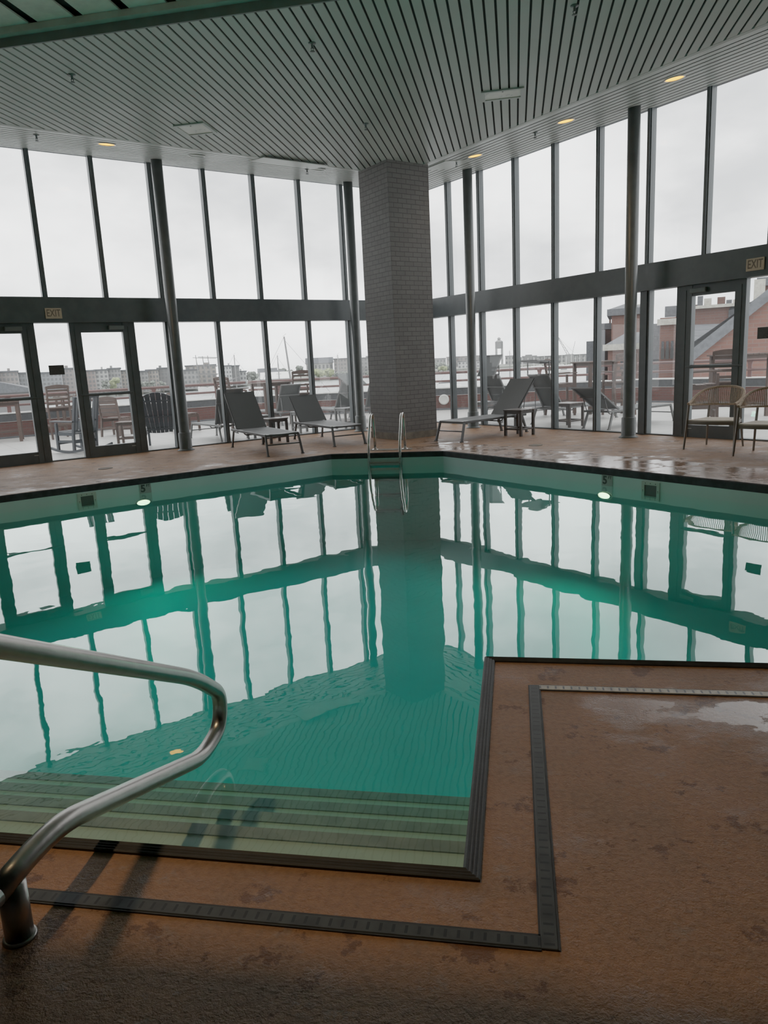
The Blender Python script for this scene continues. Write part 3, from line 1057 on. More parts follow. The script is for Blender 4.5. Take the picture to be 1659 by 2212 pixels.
for px, py, kind, lab in ((155, 161, 'M', 'sprinkler head under the slatted ceiling near the fascia at far left'), (674, 93, 'M', 'sprinkler head under the slatted ceiling near the fascia left of the pillar'),
                          (790, 267, 'M', 'sprinkler head under the slatted ceiling in front of the pillar'), (1241, 12, 'M', 'sprinkler head under the slatted ceiling at the top right'),
                          (1156, 286, 'R', 'sprinkler head in the right soffit beside the middle lit downlight'), (78, 291, 'L', 'sprinkler head in the left soffit left of the lit downlight'),
                          (663, 365, 'L', 'sprinkler head in the left soffit beside the access panel'), (986, 349, 'R', 'sprinkler head in the right soffit close to the pillar')):
    p = G(px, py, ZM) if kind == 'M' else soffit_pt(px, py, kind)
    t = thing('sprinkler_head', lab, 'sprinkler', p, 0)
    MB().lathe((0, 0, 0), [(0.045, 0.0), (0.042, -0.008), (0.015, -0.012), (0.013, -0.05), (0.02, -0.055)], 14).build('escutcheon', M["fascia"], t)
    mb = MB()
    mb.bar((0.018, 0, -0.05), (0.006, 0, -0.085), 0.006)
    mb.bar((-0.018, 0, -0.05), (-0.006, 0, -0.085), 0.006)
    mb.lathe((0, 0, -0.09), [(0.028, 0), (0.028, 0.004), (0, 0.004)], 12)
    mb.build('deflector', M['fascia'], t)

for px, py, side, lab in ((625, 352, 'L', 'plain access panel fitted in the left soffit slats'), (962, 356, 'R', 'plain access panel fitted in the right soffit beside the pillar')):
    p = soffit_pt(px, py, side)
    d_, n_ = (DL, NL) if side == 'L' else (DR, NR)
    nn = nl if side == 'L' else nr
    sl = (n_ - Vector((0, 0, K_SOFF))).normalized()
    mb = MB().box(p + nn * 0.006, (1.3 if side == 'L' else 0.7, 0.62, 0.014), (d_, sl, nn), 0.004)
    mb2 = mb.build('access_panel', M['slat'])
    tag(mb2, lab, 'access panel')

# ================================================================== POOL FITTINGS
def pool_frame(side, t, z):
    """frame on a far pool wall: x along the wall as seen from the water, y into the wall, z up"""
    v0 = Vector((*POOL[0], 0)) if side == 'L' else Vector((*POOL[9], 0))
    d, n_ = (DL, NL) if side == 'L' else (DR, NR)
    xx = -d if side == 'L' else d
    o = v0 + d * t + n_ * 0.052 + Vector((0, 0, z))
    return Matrix(((xx.x, -n_.x, 0, o.x), (xx.y, -n_.y, 0, o.y), (0, 0, 1, o.z), (0, 0, 0, 1)))


def text(name, body, size, mat, parent, loc, bold=0.0, rot=(PI / 2, 0, 0), align='CENTER', ext=0.0008, wide=1.0):
    cu = bpy.data.curves.new(name, 'FONT')
    cu.body = body
    cu.size = size
    cu.align_x = align
    cu.align_y = 'CENTER'
    cu.extrude = ext
    cu.offset = bold
    o = bpy.data.objects.new(name, cu)
    COL.objects.link(o)
    me = bpy.data.meshes.new_from_object(o.evaluated_get(bpy.context.evaluated_depsgraph_get()))
    bpy.data.objects.remove(o)
    bpy.data.curves.remove(cu)
    me.materials.clear()
    me.materials.append(mat)
    o = bpy.data.objects.new(name, me)
    COL.objects.link(o)
    me.transform(Matrix.Diagonal((wide, 1, 1, 1)))
    o.parent = parent
    o.location = loc
    o.rotation_euler = rot
    return o


for side, t, lab in (('L', 3.19, 'grey 5 FT depth marker tile on the left pool wall'), ('R', 3.32, 'grey 5 FT depth marker tile on the right pool wall')):
    e = thing('depth_marker', lab, 'depth marker')
    e.matrix_world = pool_frame(side, t, -0.145)
    MB().box((0, -0.003, 0), (0.170, 0.006, 0.138), None, 0.001).build('tile', M['marker'], e)
    text('numeral', '5', 0.145, M['marker_ink'], e, (-0.033, -0.0068, 0.0), 0.005)
    text('unit_letters', 'FT', 0.052, M['marker_ink'], e, (0.043, -0.0068, 0.040), 0.0018)
for side, t, lab in (('L', 4.005, 'white framed skimmer opening in the left pool wall'), ('R', 3.965, 'white framed skimmer opening in the right pool wall')):
    e = thing('pool_skimmer', lab, 'skimmer')
    e.matrix_world = pool_frame(side, t, -0.205)
    mb = MB()
    mb.box((-0.105, -0.006, 0), (0.040, 0.014, 0.215))
    mb.box((0.105, -0.006, 0), (0.040, 0.014, 0.215))
    mb.box((0, -0.006, 0.088), (0.17, 0.014, 0.040))
    mb.box((0, -0.006, -0.088), (0.17, 0.014, 0.040))
    mb.build('faceplate', M['skim'], e)
    MB().box((0, -0.003, 0), (0.17, 0.004, 0.136)).build('throat', M['skim_hole'], e)
    for x_, z_ in ((-0.07, 0.088), (0, 0.09), (0.07, 0.088), (-0.105, 0.0), (0.105, 0.0), (-0.07, -0.088), (0, -0.09), (0.07, -0.088)):
        MB().lathe((x_, -0.0135, z_), [(0.006, 0), (0.005, 0.003), (0, 0.003)], 8, (0, -1, 0)).build('screw', M['dark'], e)
for side, t, lab in (('L', 3.24, 'glowing underwater lamp in the left pool wall below the depth marker'), ('R', 3.28, 'glowing underwater lamp in the right pool wall below the depth marker')):
    e = thing('pool_lamp', lab, 'pool light')
    e.matrix_world = pool_frame(side, t, -0.345)
    MB().lathe((0, 0, 0), [(0.115, 0.0), (0.115, 0.012), (0.095, 0.018), (0.095, 0.01)], 28, (0, -1, 0), caps=False).build('ring', M['steel'], e)
    MB().lathe((0, -0.004, 0), [(0.095, 0.0), (0.08, 0.012), (0.0, 0.018)], 28, (0, -1, 0), caps=False).build('lens', M['lamp_pool'], e)
    for ch in e.children:
        ch.scale.z = 0.42
    ld = bpy.data.lights.new('pool_lamp_light', 'SPOT')
    ld.energy = 50
    ld.color = (0.72, 1.0, 0.62)
    ld.spot_size = 2.8
    ld.spot_blend = 0.8
    ld.shadow_soft_size = 0.08
    o = bpy.data.objects.new('pool_lamp_light', ld)
    COL.objects.link(o)
    fm = pool_frame(side, t, -0.345)
    ny = Vector((-fm[0][1], -fm[1][1], -0.15))
    o.location = fm.to_translation() + ny * 0.05
    o.rotation_euler = ny.to_track_quat('-Z', 'Y').to_euler()

# ladder on the chamfered end
e = thing('pool_ladder', 'stainless steel pool ladder in front of the brick pillar', 'ladder', (-2.165, 11.93, 0), 0)
for xo in (-0.265, 0.265):
    path = smooth_path([(xo, 0.50, 0.0), (xo, 0.50, 0.40), (xo, 0.42, 0.64), (xo, 0.22, 0.62), (xo, -0.06, 0.16), (xo, -0.085, -0.1), (xo, -0.085, -1.05)], [0, 0.12, 0.14, 0.14, 0.12, 0.08, 0], 6)
    MB().tube(path, 0.0235, 12).build('side_rail', M['steel'], e)
for zz in (-0.165, -0.43, -0.70, -0.97):
    mb = MB().box((0, -0.085, zz), (0.50, 0.075, 0.022), None, 0.004)
    mb.box((0, -0.120, zz - 0.012), (0.50, 0.012, 0.03))
    mb.build('step', M['steel_dull'], e)
for xo in (-0.265, 0.265):
    MB().lathe((xo, 0.50, 0.001), [(0.06, 0), (0.055, 0.012), (0.03, 0.02)], 18).build('flange', M['steel'], e)
MB().box((0.0, 0.46, 0.004), (0.78, 0.22, 0.006)).build('anchor_slab', M['caulk'], e)

# stair handrail in the near left
RX = -1.32
e = thing('stair_handrail', 'stainless steel handrail loop reaching over the pool steps', 'handrail', (RX, 1.45, 0), 0)
rr = 0.0325
pts = [(1.40, 0.176), (1.56, 0.192), (1.70, 0.183), (2.60, -0.135), (2.80, -0.10), (2.835, 0.045), (2.60, 0.225), (1.56, 0.785), (1.02, 1.075), (0.62, 1.09), (0.50, 0.90), (0.62, 0.24), (0.85, 0.172), (1.40, 0.176)]
rad = [0, .10, .14, .12, .13, .12, .16, .2, .25, .2, .15, .2, .1, 0]
path = smooth_path([(0, y - 1.45, z) for y, z in pts], rad, 8)
MB().tube(path, rr, 20).build('rail', M['steel_dull'], e)
MB().lathe((0, 0.012, 0.0), [(0.036, 0.0), (0.036, 0.165)], 22).build('post', M['steel_dull'], e)
MB().lathe((0, 0.012, 0.001), [(0.044, 0), (0.042, 0.006), (0.037, 0.008)], 22).build('flange', M['steel_dull'], e)

# ================================================================== SIGNS
def wall_thing(name, label, cat, side, t, z, off):
    """frame on a glass wall seen from inside: x to the viewer's right, y away from the viewer, z up"""
    W_ = WL if side == 'L' else WR
    d, n_ = (DL, NL) if side == 'L' else (DR, NR)
    xx = -d if side == 'L' else d
    p = W_(t, off, z)
    e = thing(name, label, cat)
    e.matrix_world = Matrix(((xx.x, -n_.x, 0, p.x), (xx.y, -n_.y, 0, p.y), (0, 0, 1, p.z), (0, 0, 0, 1)))
    return e


for side, t, z, lab in (('L', 8.40, 2.637, 'tan EXIT sign on the left transom above the doors'), ('R', 8.325, 2.655, 'tan EXIT sign on the right transom above the door')):
    e = wall_thing('exit_sign', lab, 'exit sign', side, t, z, 0.122)
    MB().box((0, -0.008, 0), (0.275, 0.018, 0.18), None, 0.002).build('face_plate', M['exit_face'], e)
    text('letters', 'EXIT', 0.175, M['exit_ink'], e, (0, -0.0178, 0.0), 0.002, wide=0.66)
for side, t, z, lab in (('L', 8.45, 1.651, 'small dark notice stuck on the left sidelight between the doors'), ('R', 8.475, 1.645, 'small dark notice stuck on the glass right of the exit door')):
    e = wall_thing('window_notice', lab, 'notice', side, t, z, 0.006)
    MB().box((0, 0.0, 0), (0.262, 0.004, 0.172)).build('plate', M['sign_dark'], e)
    for k, (body, sz) in enumerate((('NO SMOKING', 0.026), ('ALLOWED', 0.026), ('ON DECK AREA', 0.028))):
        text('lettering', body, sz, M['sign_grey'], e, (0.0, -0.0026, 0.064 - 0.030 * k), 0.0006)
    mb = MB().tube([(0.036 * math.cos(i * PI / 12), -0.003, -0.048 + 0.036 * math.sin(i * PI / 12)) for i in range(24)], 0.003, 6, closed=True)
    mb.bar((-0.026, -0.003, -0.022), (0.026, -0.003, -0.074), 0.006, 0.002)
    mb.build('prohibition_symbol', M['sign_grey'], e)

# ================================================================== FURNITURE
def V(*a):
    return Vector(a)


def make_lounger(label, foot, ax_dir, ang=45, blen=0.92, outdoor=False, length=1.68, wid=0.60, shade=None, group=None, name='sun_lounger'):
    """foot: ground point below the middle of the foot end; ax_dir: horizontal direction from the foot to the head"""
    ax_dir = Vector((ax_dir[0], ax_dir[1], 0)).normalized()
    rz = math.atan2(ax_dir.y, ax_dir.x) - PI / 2
    r = thing(name, label, 'lounger', foot, rz, group)
    fm, sm = (M['lframe_out'], M['sling_out']) if outdoor else (M['lframe'], M['sling'])
    h, hw = 0.35, wid / 2
    mb = MB()
    for sx in (-1, 1):
        mb.bar((sx * hw, 0, h), (sx * hw, length + 0.36, h), 0.030, 0.045, (0, 0, 1), 0.005)
    mb.bar((-hw, 0.015, h), (hw, 0.015, h), 0.045, 0.03)
    mb.bar((-hw, length + 0.35, h), (hw, length + 0.35, h), 0.045, 0.03)
    mb.bar((-hw, length, h - 0.02), (hw, length, h - 0.02), 0.03, 0.03)
    mb.bar((-hw, -0.045, h - 0.16), (hw, -0.045, h - 0.16), 0.045, 0.02)
    # curved stay under the sling
    mb.tube(smooth_path([(-hw + 0.02, length - 0.35, h - 0.02), (-hw + 0.06, length - 0.35, h - 0.07), (hw - 0.06, length - 0.35, h - 0.07), (hw - 0.02, length - 0.35, h - 0.02)], 0.05, 4), 0.012, 8)
    mb.build('frame', fm, r)
    for sx in (-1, 1):
        l1 = MB().bar((sx * hw, 0.01, h), (sx * (hw + 0.02), -0.10, 0.0), 0.045, 0.028, (1, 0, 0))
        l1.box((sx * (hw + 0.02), -0.10, 0.008), (0.045, 0.06, 0.016))
        l1.build('leg', fm, r)
        l2 = MB().bar((sx * hw, length + 0.22, h), (sx * (hw + 0.015), length + 0.36, 0.0), 0.045, 0.028, (1, 0, 0))
        l2.box((sx * (hw + 0.015), length + 0.36, 0.008), (0.045, 0.06, 0.016))
        l2.build('leg', fm, r)
    # sling seat, sagging a little between the rails
    mb = MB()
    nx, ny = 8, 10
    vs = []
    for j in range(ny + 1):
        for i in range(nx + 1):
            u, v = i / nx, j / ny
            sag = -0.022 * math.sin(PI * u) * math.sin(PI * min(1, 0.15 + v))
            vs.append((-hw + 0.012 + u * (wid - 0.024), 0.02 + v * (length - 0.02), h + 0.024 + sag))
    fs = [(j * (nx + 1) + i, j * (nx + 1) + i + 1, (j + 1) * (nx + 1) + i + 1, (j + 1) * (nx + 1) + i) for j in range(ny) for i in range(nx)]
    mb.add(vs, fs, True)
    mb.build('seat_sling', sm, r)
    # backrest
    a = math.radians(ang)
    u = V(0, math.cos(a), math.sin(a))
    nn = V(0, -math.sin(a), math.cos(a))
    h0 = V(0, length + 0.02, h + 0.02)
    mb = MB()
    for sx in (-1, 1):
        mb.bar(h0 + V(sx * (hw - 0.015), 0, 0), h0 + u * blen + V(sx * (hw - 0.015), 0, 0), 0.028, 0.034, (1, 0, 0))
    mb.bar(h0 + u * (blen - 0.012) + V(-hw, 0, 0), h0 + u * (blen - 0.012) + V(hw, 0, 0), 0.03, 0.024, tuple(nn))
    mb.bar(h0 + u * (blen * 0.62) - nn * 0.03 + V(-hw, 0, 0), h0 + u * (blen * 0.62) - nn * 0.03 + V(hw, 0, 0), 0.02, 0.02)
    br = mb.build('backrest', fm, r)
    vs = []
    for j in range(ny + 1):
        for i in range(nx + 1):
            uu, v = i / nx, j / ny
            p = h0 + u * (v * blen) + V(-hw + 0.006 + uu * (wid - 0.012), 0, 0) + nn * (0.022 - 0.012 * math.sin(PI * uu))
            vs.append(p)
    MB().add(vs, fs, True).build('back_sling', sm, br)
    # prop under the backrest
    q = h0 + u * (blen * 0.55) - nn * 0.03
    for sx in (-1, 1):
        MB().tube(smooth_path([q + V(sx * (hw - 0.04), 0, 0), V(sx * (hw - 0.04), length + 0.30, h - 0.05), V(sx * (hw - 0.04), length + 0.06, h - 0.055)], 0.07, 5), 0.009, 8).build('prop', fm, r)
    if shade is not None:
        tilt, sl, arm = shade                      # sunshade pivoting on arms from the top of the backrest
        top = h0 + u * blen
        ta = math.radians(tilt)
        su = V(0, math.cos(ta), math.sin(ta))
        sn = V(0, -math.sin(ta), math.cos(ta))
        c0 = top + V(0, 0, arm)
        mb = MB()
        for sx in (-1, 1):
            mb.bar(c0 + V(sx * (hw - 0.015), 0, 0) - su * sl * 0.5, c0 + V(sx * (hw - 0.015), 0, 0) + su * sl * 0.5, 0.024, 0.024, (1, 0, 0))
            mb.bar(top + V(sx * (hw + 0.012), 0, -0.03), c0 + V(sx * (hw + 0.012), 0, 0), 0.014, 0.026, (1, 0, 0))
        for e_ in (-0.5, 0.5):
            mb.bar(c0 + su * sl * e_ + V(-hw, 0, 0), c0 + su * sl * e_ + V(hw, 0, 0), 0.022, 0.022)
        sh = mb.build('sunshade', fm, r)
        p0, p1 = c0 - su * sl * 0.5, c0 + su * sl * 0.5
        MB().slab([p0 + V(-hw, 0, 0) + sn * 0.012, p0 + V(hw, 0, 0) + sn * 0.012, p1 + V(hw, 0, 0) + sn * 0.012, p1 + V(-hw, 0, 0) + sn * 0.012], 0.006).build('shade_cloth', sm, sh)
    return r


def make_side_table(label, loc, rz, sz=0.44, h=0.5, mats=None, group=None, cat='side table', name='side_table'):
    mt, ml = mats or (M['table_top'], M['table'])
    r = thing(name, label, cat, loc, rz, group)
    mb = MB()
    ns = 5
    wv = sz / ns
    for k in range(ns):
        mb.box((-sz / 2 + wv * (k + 0.5), 0, h - 0.012), (wv - 0.006, sz, 0.024), None, 0.004)
    mb.build('table_top', mt, r)
    mb = MB()
    for s_ in (-1, 1):
        mb.box((s_ * (sz / 2 - 0.035), 0, h - 0.05), (0.025, sz - 0.06, 0.05))
        mb.box((0, s_ * (sz / 2 - 0.035), h - 0.05), (sz - 0.06, 0.025, 0.05))
    mb.build('apron', ml, r)
    for sx in (-1, 1):
        for sy in (-1, 1):
            MB().box((sx * (sz / 2 - 0.035), sy * (sz / 2 - 0.035), (h - 0.024) / 2), (0.05, 0.05, h - 0.024), None, 0.005).build('leg', ml, r)
    mb = MB()
    for s_ in (-1, 1):
        mb.box((s_ * (sz / 2 - 0.035), 0, 0.13), (0.03, sz - 0.09, 0.032))
        mb.box((0, s_ * (sz / 2 - 0.035), 0.13), (sz - 0.09, 0.03, 0.032))
    mb.build('stretcher', ml, r)
    return r


def make_woven_chair(label, loc, rz):
    """faces -y in its own frame"""
    r = thing('woven_armchair', label, 'armchair', loc, rz, 'woven armchairs by the right door')
    fm = M['chairframe']
    sh = 0.40
    for sx in (-1, 1):
        MB().tube([(sx * 0.355, -0.33, 0), (sx * 0.335, -0.285, sh), (sx * 0.325, -0.265, 0.655)], [0.015, 0.019, 0.019], 4, smooth=False).build('leg', fm, r)
        MB().tube([(sx * 0.265, 0.34, 0), (sx * 0.235, 0.27, sh), (sx * 0.225, 0.285, 0.62)], [0.014, 0.018, 0.016], 4, smooth=False).build('leg', fm, r)
    mb = MB()
    # seat frame with a bowed front rail
    pf = [(-0.335 + 0.67 * i / 10, -0.285 - 0.055 * math.sin(PI * i / 10), sh - 0.005) for i in range(11)]
    vs, fs = [], []
    for x_, y_, z_ in pf:
        vs += [(x_, y_, z_ + 0.02), (x_, y_ + 0.03, z_ + 0.02), (x_, y_ + 0.03, z_ - 0.025), (x_, y_, z_ - 0.025)]
    for i in range(10):
        for k in range(4):
            fs.append((i * 4 + k, i * 4 + (k + 1) % 4, (i + 1) * 4 + (k + 1) % 4, (i + 1) * 4 + k))
    mb.add(vs, fs)
    for sx in (-1, 1):
        mb.bar((sx * 0.325, -0.28, sh - 0.007), (sx * 0.235, 0.27, sh - 0.007), 0.028, 0.045)
    mb.bar((-0.235, 0.27, sh - 0.007), (0.235, 0.27, sh - 0.007), 0.045, 0.028)
    mb.build('seat_frame', fm, r)
    poly = [(x_ * 0.97, y_ + 0.015) for x_, y_, _ in pf] + [(0.235, 0.255), (-0.235, 0.255)]
    mb = MB()
    mb.prism(poly, sh + 0.012, sh + 0.034)
    mb.build('seat_pad', M['cushion'], r)
    # woven hoop back: an upper rim sweeping up from the arms and a lower rim
    ctrl_u = [(-0.325, -0.29, 0.668), (-0.337, -0.13, 0.700), (-0.335, 0.03, 0.765), (-0.285, 0.20, 0.835), (-0.16, 0.315, 0.876), (0, 0.35, 0.888)]
    ctrl_l = [(-0.325, -0.27, 0.650), (-0.330, -0.13, 0.648), (-0.318, 0.03, 0.640), (-0.262, 0.20, 0.632), (-0.15, 0.295, 0.628), (0, 0.325, 0.626)]

    def spline(cs, nseg=8):
        cs = cs + [(-x_, y_, z_) for x_, y_, z_ in reversed(cs[:-1])]
        ps = [V(*c_) for c_ in cs]
        out = []
        for i in range(len(ps) - 1):
            p0, p1, p2, p3 = ps[max(0, i - 1)], ps[i], ps[i + 1], ps[min(len(ps) - 1, i + 2)]
            for k in range(nseg):
                t = k / nseg
                out.append(0.5 * ((2 * p1) + (p2 - p0) * t + (2 * p0 - 5 * p1 + 4 * p2 - p3) * t * t + (3 * p1 - p0 - 3 * p2 + p3) * t ** 3))
        out.append(ps[-1])
        return out
    U, Lw = spline(ctrl_u), spline(ctrl_l)
    mb = MB()
    mb.tube(U, 0.018, 8)
    mb.tube(Lw, 0.014, 8)
    mb.build('back_rim', M['rope'], r)
    mb = MB()
    nst = 58
    m_ = len(U) - 1
    for k in range(2, nst - 1):
        t = k / nst * m_
        i = min(int(t), m_ - 1)
        f = t - i
        tl = (0.04 + 0.92 * k / nst) * m_
        il = min(int(tl), m_ - 1)
        fl = tl - il
        a = U[i].lerp(U[i + 1], f)
        b = Lw[il].lerp(Lw[il + 1], fl)
        mb.tube([a, b], 0.0058, 5, caps=False)
    mb.build('woven_back', M['rope'], r)
    return r


def make_ladder_chair(label, loc, rz, seat_h=0.76, top_h=1.34, arms=True, wid=0.52, dep=0.48, mat='brown', nslat=4, group=None, name='bar_chair', cat='bar chair', solid=False):
    """faces -y in its own frame; slatted back at +y"""
    r = thing(name, label, cat, loc, rz, group)
    m = M[mat]
    hw, hd = wid / 2, dep / 2
    for sx in (-1, 1):
        MB().bar((sx * hw, -hd - 0.02, 0), (sx * hw, -hd, seat_h + (0.22 if arms else 0)), 0.055, 0.04, (1, 0, 0)).build('leg', m, r)
        lb = MB().bar((sx * (hw - 0.0), hd + 0.08, 0), (sx * hw, hd, seat_h), 0.055, 0.04, (1, 0, 0))
        lb.bar((sx * hw, hd, seat_h - 0.01), (sx * hw, hd + 0.10, top_h - 0.03), 0.055, 0.04, (1, 0, 0))
        lb.build('leg', m, r)
        if arms:
            MB().slab([(sx * (hw - 0.05), hd + 0.06, seat_h + 0.24), (sx * (hw + 0.04), hd + 0.06, seat_h + 0.24), (sx * (hw + 0.05), -hd - 0.07, seat_h + 0.255), (sx * (hw - 0.06), -hd - 0.07, seat_h + 0.255)][::sx], 0.025).build('armrest', m, r)
    mb = MB()
    for k in range(5):
        mb.box((0, -hd + dep * (k + 0.5) / 5, seat_h + 0.012 * (1 - (k in (2, 3)))), (wid + 0.03, dep / 5 - 0.008, 0.025))
    mb.build('seat', m, r)
    mb = MB()
    z0, z1 = seat_h + 0.12, top_h - 0.13
    for k in range(nslat):
        z = z0 + (z1 - z0) * k / max(1, nslat - 1)
        f = (z - seat_h) / (top_h - seat_h)
        mb.box((0, hd + 0.10 * f, z), (wid - 0.02, 0.022, 0.055 if not solid else (z1 - z0) / nslat * 1.15))
    mb.build('back_slats', m, r)
    vs, fs = [], []
    for i in range(9):
        x_ = -hw - 0.025 + (wid + 0.05) * i / 8
        zz = top_h - 0.015 + 0.035 * math.sin(PI * i / 8)
        vs += [(x_, hd + 0.085, zz), (x_, hd + 0.115, zz), (x_, hd + 0.11, top_h - 0.085), (x_, hd + 0.08, top_h - 0.085)]
    for i in range(8):
        for k in range(4):
            fs.append((i * 4 + k, i * 4 + (k + 1) % 4, (i + 1) * 4 + (k + 1) % 4, (i + 1) * 4 + k))
    fs += [(0, 1, 2, 3), (32, 33, 34, 35)]
    MB().add(vs, fs).build('top_rail', m, r)
    mb = MB()
    fz = 0.30 if seat_h > 0.6 else 0.15
    mb.box((0, -hd - 0.012, fz), (wid, 0.03, 0.05))
    mb.box((0, hd + 0.05, fz + 0.06), (wid, 0.03, 0.045))
    for sx in (-1, 1):
        mb.bar((sx * hw, -hd, fz + 0.05), (sx * hw, hd + 0.05, fz + 0.05), 0.03, 0.045)
        mb.bar((sx * hw, -hd, seat_h - 0.045), (sx * hw, hd, seat_h - 0.045), 0.03, 0.07)
    mb.box((0, -hd, seat_h - 0.045), (wid, 0.03, 0.07))
    mb.build('stretcher', m, r)
    return r


def make_bar_table(label, loc, rz, sx_=0.9, sy_=0.9, h=1.03, mat='brown', group=None):
    r = thing('bar_table', label, 'bar table', loc, rz, group)
    m = M[mat]
    mb = MB()
    ns = 7
    for k in range(ns):
        mb.box((-sx_ / 2 + sx_ / ns * (k + 0.5), 0, h - 0.015), (sx_ / ns - 0.007, sy_, 0.03))
    mb.build('table_top', m, r)
    mb = MB()
    for s_ in (-1, 1):
        mb.box((s_ * (sx_ / 2 - 0.09), 0, h - 0.07), (0.03, sy_ - 0.16, 0.08))
        mb.box((0, s_ * (sy_ / 2 - 0.09), h - 0.07), (sx_ - 0.16, 0.03, 0.08))
        mb.box((s_ * (sx_ / 2 - 0.09), 0, 0.25), (0.03, sy_ - 0.16, 0.05))
    mb.box((0, 0, 0.25), (sx_ - 0.18, 0.05, 0.04))
    mb.build('apron', m, r)
    for a in (-1, 1):
        for b in (-1, 1):
            MB().box((a * (sx_ / 2 - 0.08), b * (sy_ / 2 - 0.08), (h - 0.03) / 2), (0.08, 0.06, h - 0.03)).build('leg', m, r)
    return r


def make_adirondack(label, loc, rz):
    """tall fan-back garden chair; faces -y"""
    r = thing('fan_back_chair', label, 'garden chair', loc, rz)
    m = M['navy']
    tilt = math.radians(17)
    u = V(0, math.sin(tilt), math.cos(tilt))
    base = V(0, 0.20, 0.30)
    mb = MB()
    ns = 6
    p = lambda x_, s_: base + V(x_, 0, 0) + u * s_
    for k in range(ns):
        c_ = (k - (ns - 1) / 2)
        b0, b1 = c_ * 0.084, c_ * 0.114
        w0, w1 = 0.0385, 0.0535
        topf = lambda x_: 0.885 - 1.05 * x_ * x_
        botf = lambda x_: 0.35 * x_ * x_
        mb.slab([p(b0 - w0, botf(b0 - w0)), p(b0 + w0, botf(b0 + w0)), p(b1 + w1, topf(b1 + w1)), p(b1, topf(b1) + 0.004), p(b1 - w1, topf(b1 - w1))], 0.022)
    mb.build('back_slats', m, r)
    mb = MB()
    for s_, w_ in ((0.10, 0.50), (0.36, 0.56), (0.70, 0.62)):
        c_ = base + u * s_ + V(0, 0.03, 0)
        mb.bar(c_ + V(-w_ / 2, 0, 0), c_ + V(w_ / 2, 0, 0), 0.06, 0.024, tuple(u))
    mb.build('back_rails', m, r)
    mb = MB()
    for k in range(5):
        mb.box((0, -0.30 + 0.105 * k, 0.46 - 0.025 * k), (0.56, 0.095, 0.022))
    mb.build('seat_slats', m, r)
    for sx in (-1, 1):
        MB().box((sx * 0.31, -0.30, 0.31), (0.035, 0.10, 0.62)).build('leg', m, r)
        MB().bar((sx * 0.30, 0.36, 0.0), (sx * 0.31, 0.22, 0.62), 0.09, 0.035, (1, 0, 0)).build('leg', m, r)
        MB().bar((sx * 0.295, -0.32, 0.42), (sx * 0.295, 0.26, 0.30), 0.09, 0.03, (1, 0, 0)).build('side_rail', m, r)
        MB().slab([(sx * 0.27, 0.33, 0.635), (sx * 0.37, 0.33, 0.635), (sx * 0.40, -0.38, 0.64), (sx * 0.27, -0.38, 0.64)][::sx], 0.025).build('armrest', m, r)
    return r


def make_rocker(label, loc, rz):
    """rocking chair with upright slats; faces -y"""
    r = thing('rocking_chair', label, 'rocking chair', loc, rz)
    m = M['navy']
    u = V(0, 0.22, 0.975)
    base = V(0, 0.20, 0.40)
    for sx in (-1, 1):
        lb = MB().bar((sx * 0.29, 0.17, 0.05), (sx * 0.29, 0.20, 0.42), 0.055, 0.045, (1, 0, 0))
        lb.bar(base + V(sx * 0.29, 0, -0.02), base + V(sx * 0.29, 0, 0) + u * 0.76, 0.055, 0.045, (1, 0, 0))
        lb.build('leg', m, r)
        MB().bar((sx * 0.30, -0.28, 0.05), (sx * 0.30, -0.26, 0.62), 0.055, 0.045, (1, 0, 0)).build('leg', m, r)
        MB().slab([(sx * 0.25, 0.26, 0.63), (sx * 0.34, 0.26, 0.63), (sx * 0.38, -0.36, 0.645), (sx * 0.25, -0.36, 0.645)][::sx], 0.024).build('armrest', m, r)
        path = [V(sx * 0.295, -0.50 + 1.12 * i / 14, 0.024 + 0.13 * ((i / 14 - 0.45) * 1.7) ** 2) for i in range(15)]
        vs, fs = [], []
        for p in path:
            vs += [p + V(-0.022, 0, 0.026), p + V(0.022, 0, 0.026), p + V(0.022, 0, -0.024), p + V(-0.022, 0, -0.024)]
        for i in range(14):
            for k in range(4):
                fs.append((i * 4 + k, i * 4 + (k + 1) % 4, (i + 1) * 4 + (k + 1) % 4, (i + 1) * 4 + k))
        fs += [(0, 1, 2, 3), (56, 57, 58, 59)]
        MB().add(vs, fs).build('rocker', m, r)
    mb = MB()
    for k in range(6):
        mb.box((0, -0.27 + 0.088 * k, 0.435 - 0.008 * k), (0.60, 0.078, 0.022))
    mb.build('seat_slats', m, r)
    mb = MB()
    for k in range(5):
        x_ = (k - 2) * 0.105
        mb.bar(base + V(x_, 0, 0) + u * 0.04, base + V(x_, 0, 0) + u * 0.74, 0.065, 0.02, (1, 0, 0))
    mb.build('back_slats', m, r)
    mb = MB()
    MB().bar(base + V(-0.31, 0, 0) + u * 0.74, base + V(0.31, 0, 0) + u * 0.74, 0.07, 0.03, tuple(u)).build('top_rail', m, r)
    MB().bar(base + V(-0.29, 0, 0) + u * 0.05, base + V(0.29, 0, 0) + u * 0.05, 0.07, 0.03, tuple(u)).build('lower_rail', m, r)
    for sx in (-1, 1):
        MB().bar((sx * 0.295, -0.27, 0.24), (sx * 0.29, 0.18, 0.24), 0.03, 0.05).build('side_stretcher', m, r)
    MB().bar((-0.30, -0.27, 0.20), (0.30, -0.27, 0.20), 0.03, 0.05).build('stretcher', m, r)
    MB().bar((-0.29, 0.18, 0.22), (0.29, 0.18, 0.22), 0.03, 0.05).build('stretcher', m, r)
    mb.bar((-0.30, -0.27, 0.40), (0.30, -0.27, 0.40), 0.03, 0.07)
    for sx in (-1, 1):
        mb.bar((sx * 0.295, -0.27, 0.40), (sx * 0.29, 0.20, 0.39), 0.03, 0.07)
    mb.build('seat_frame', m, r)
    return r


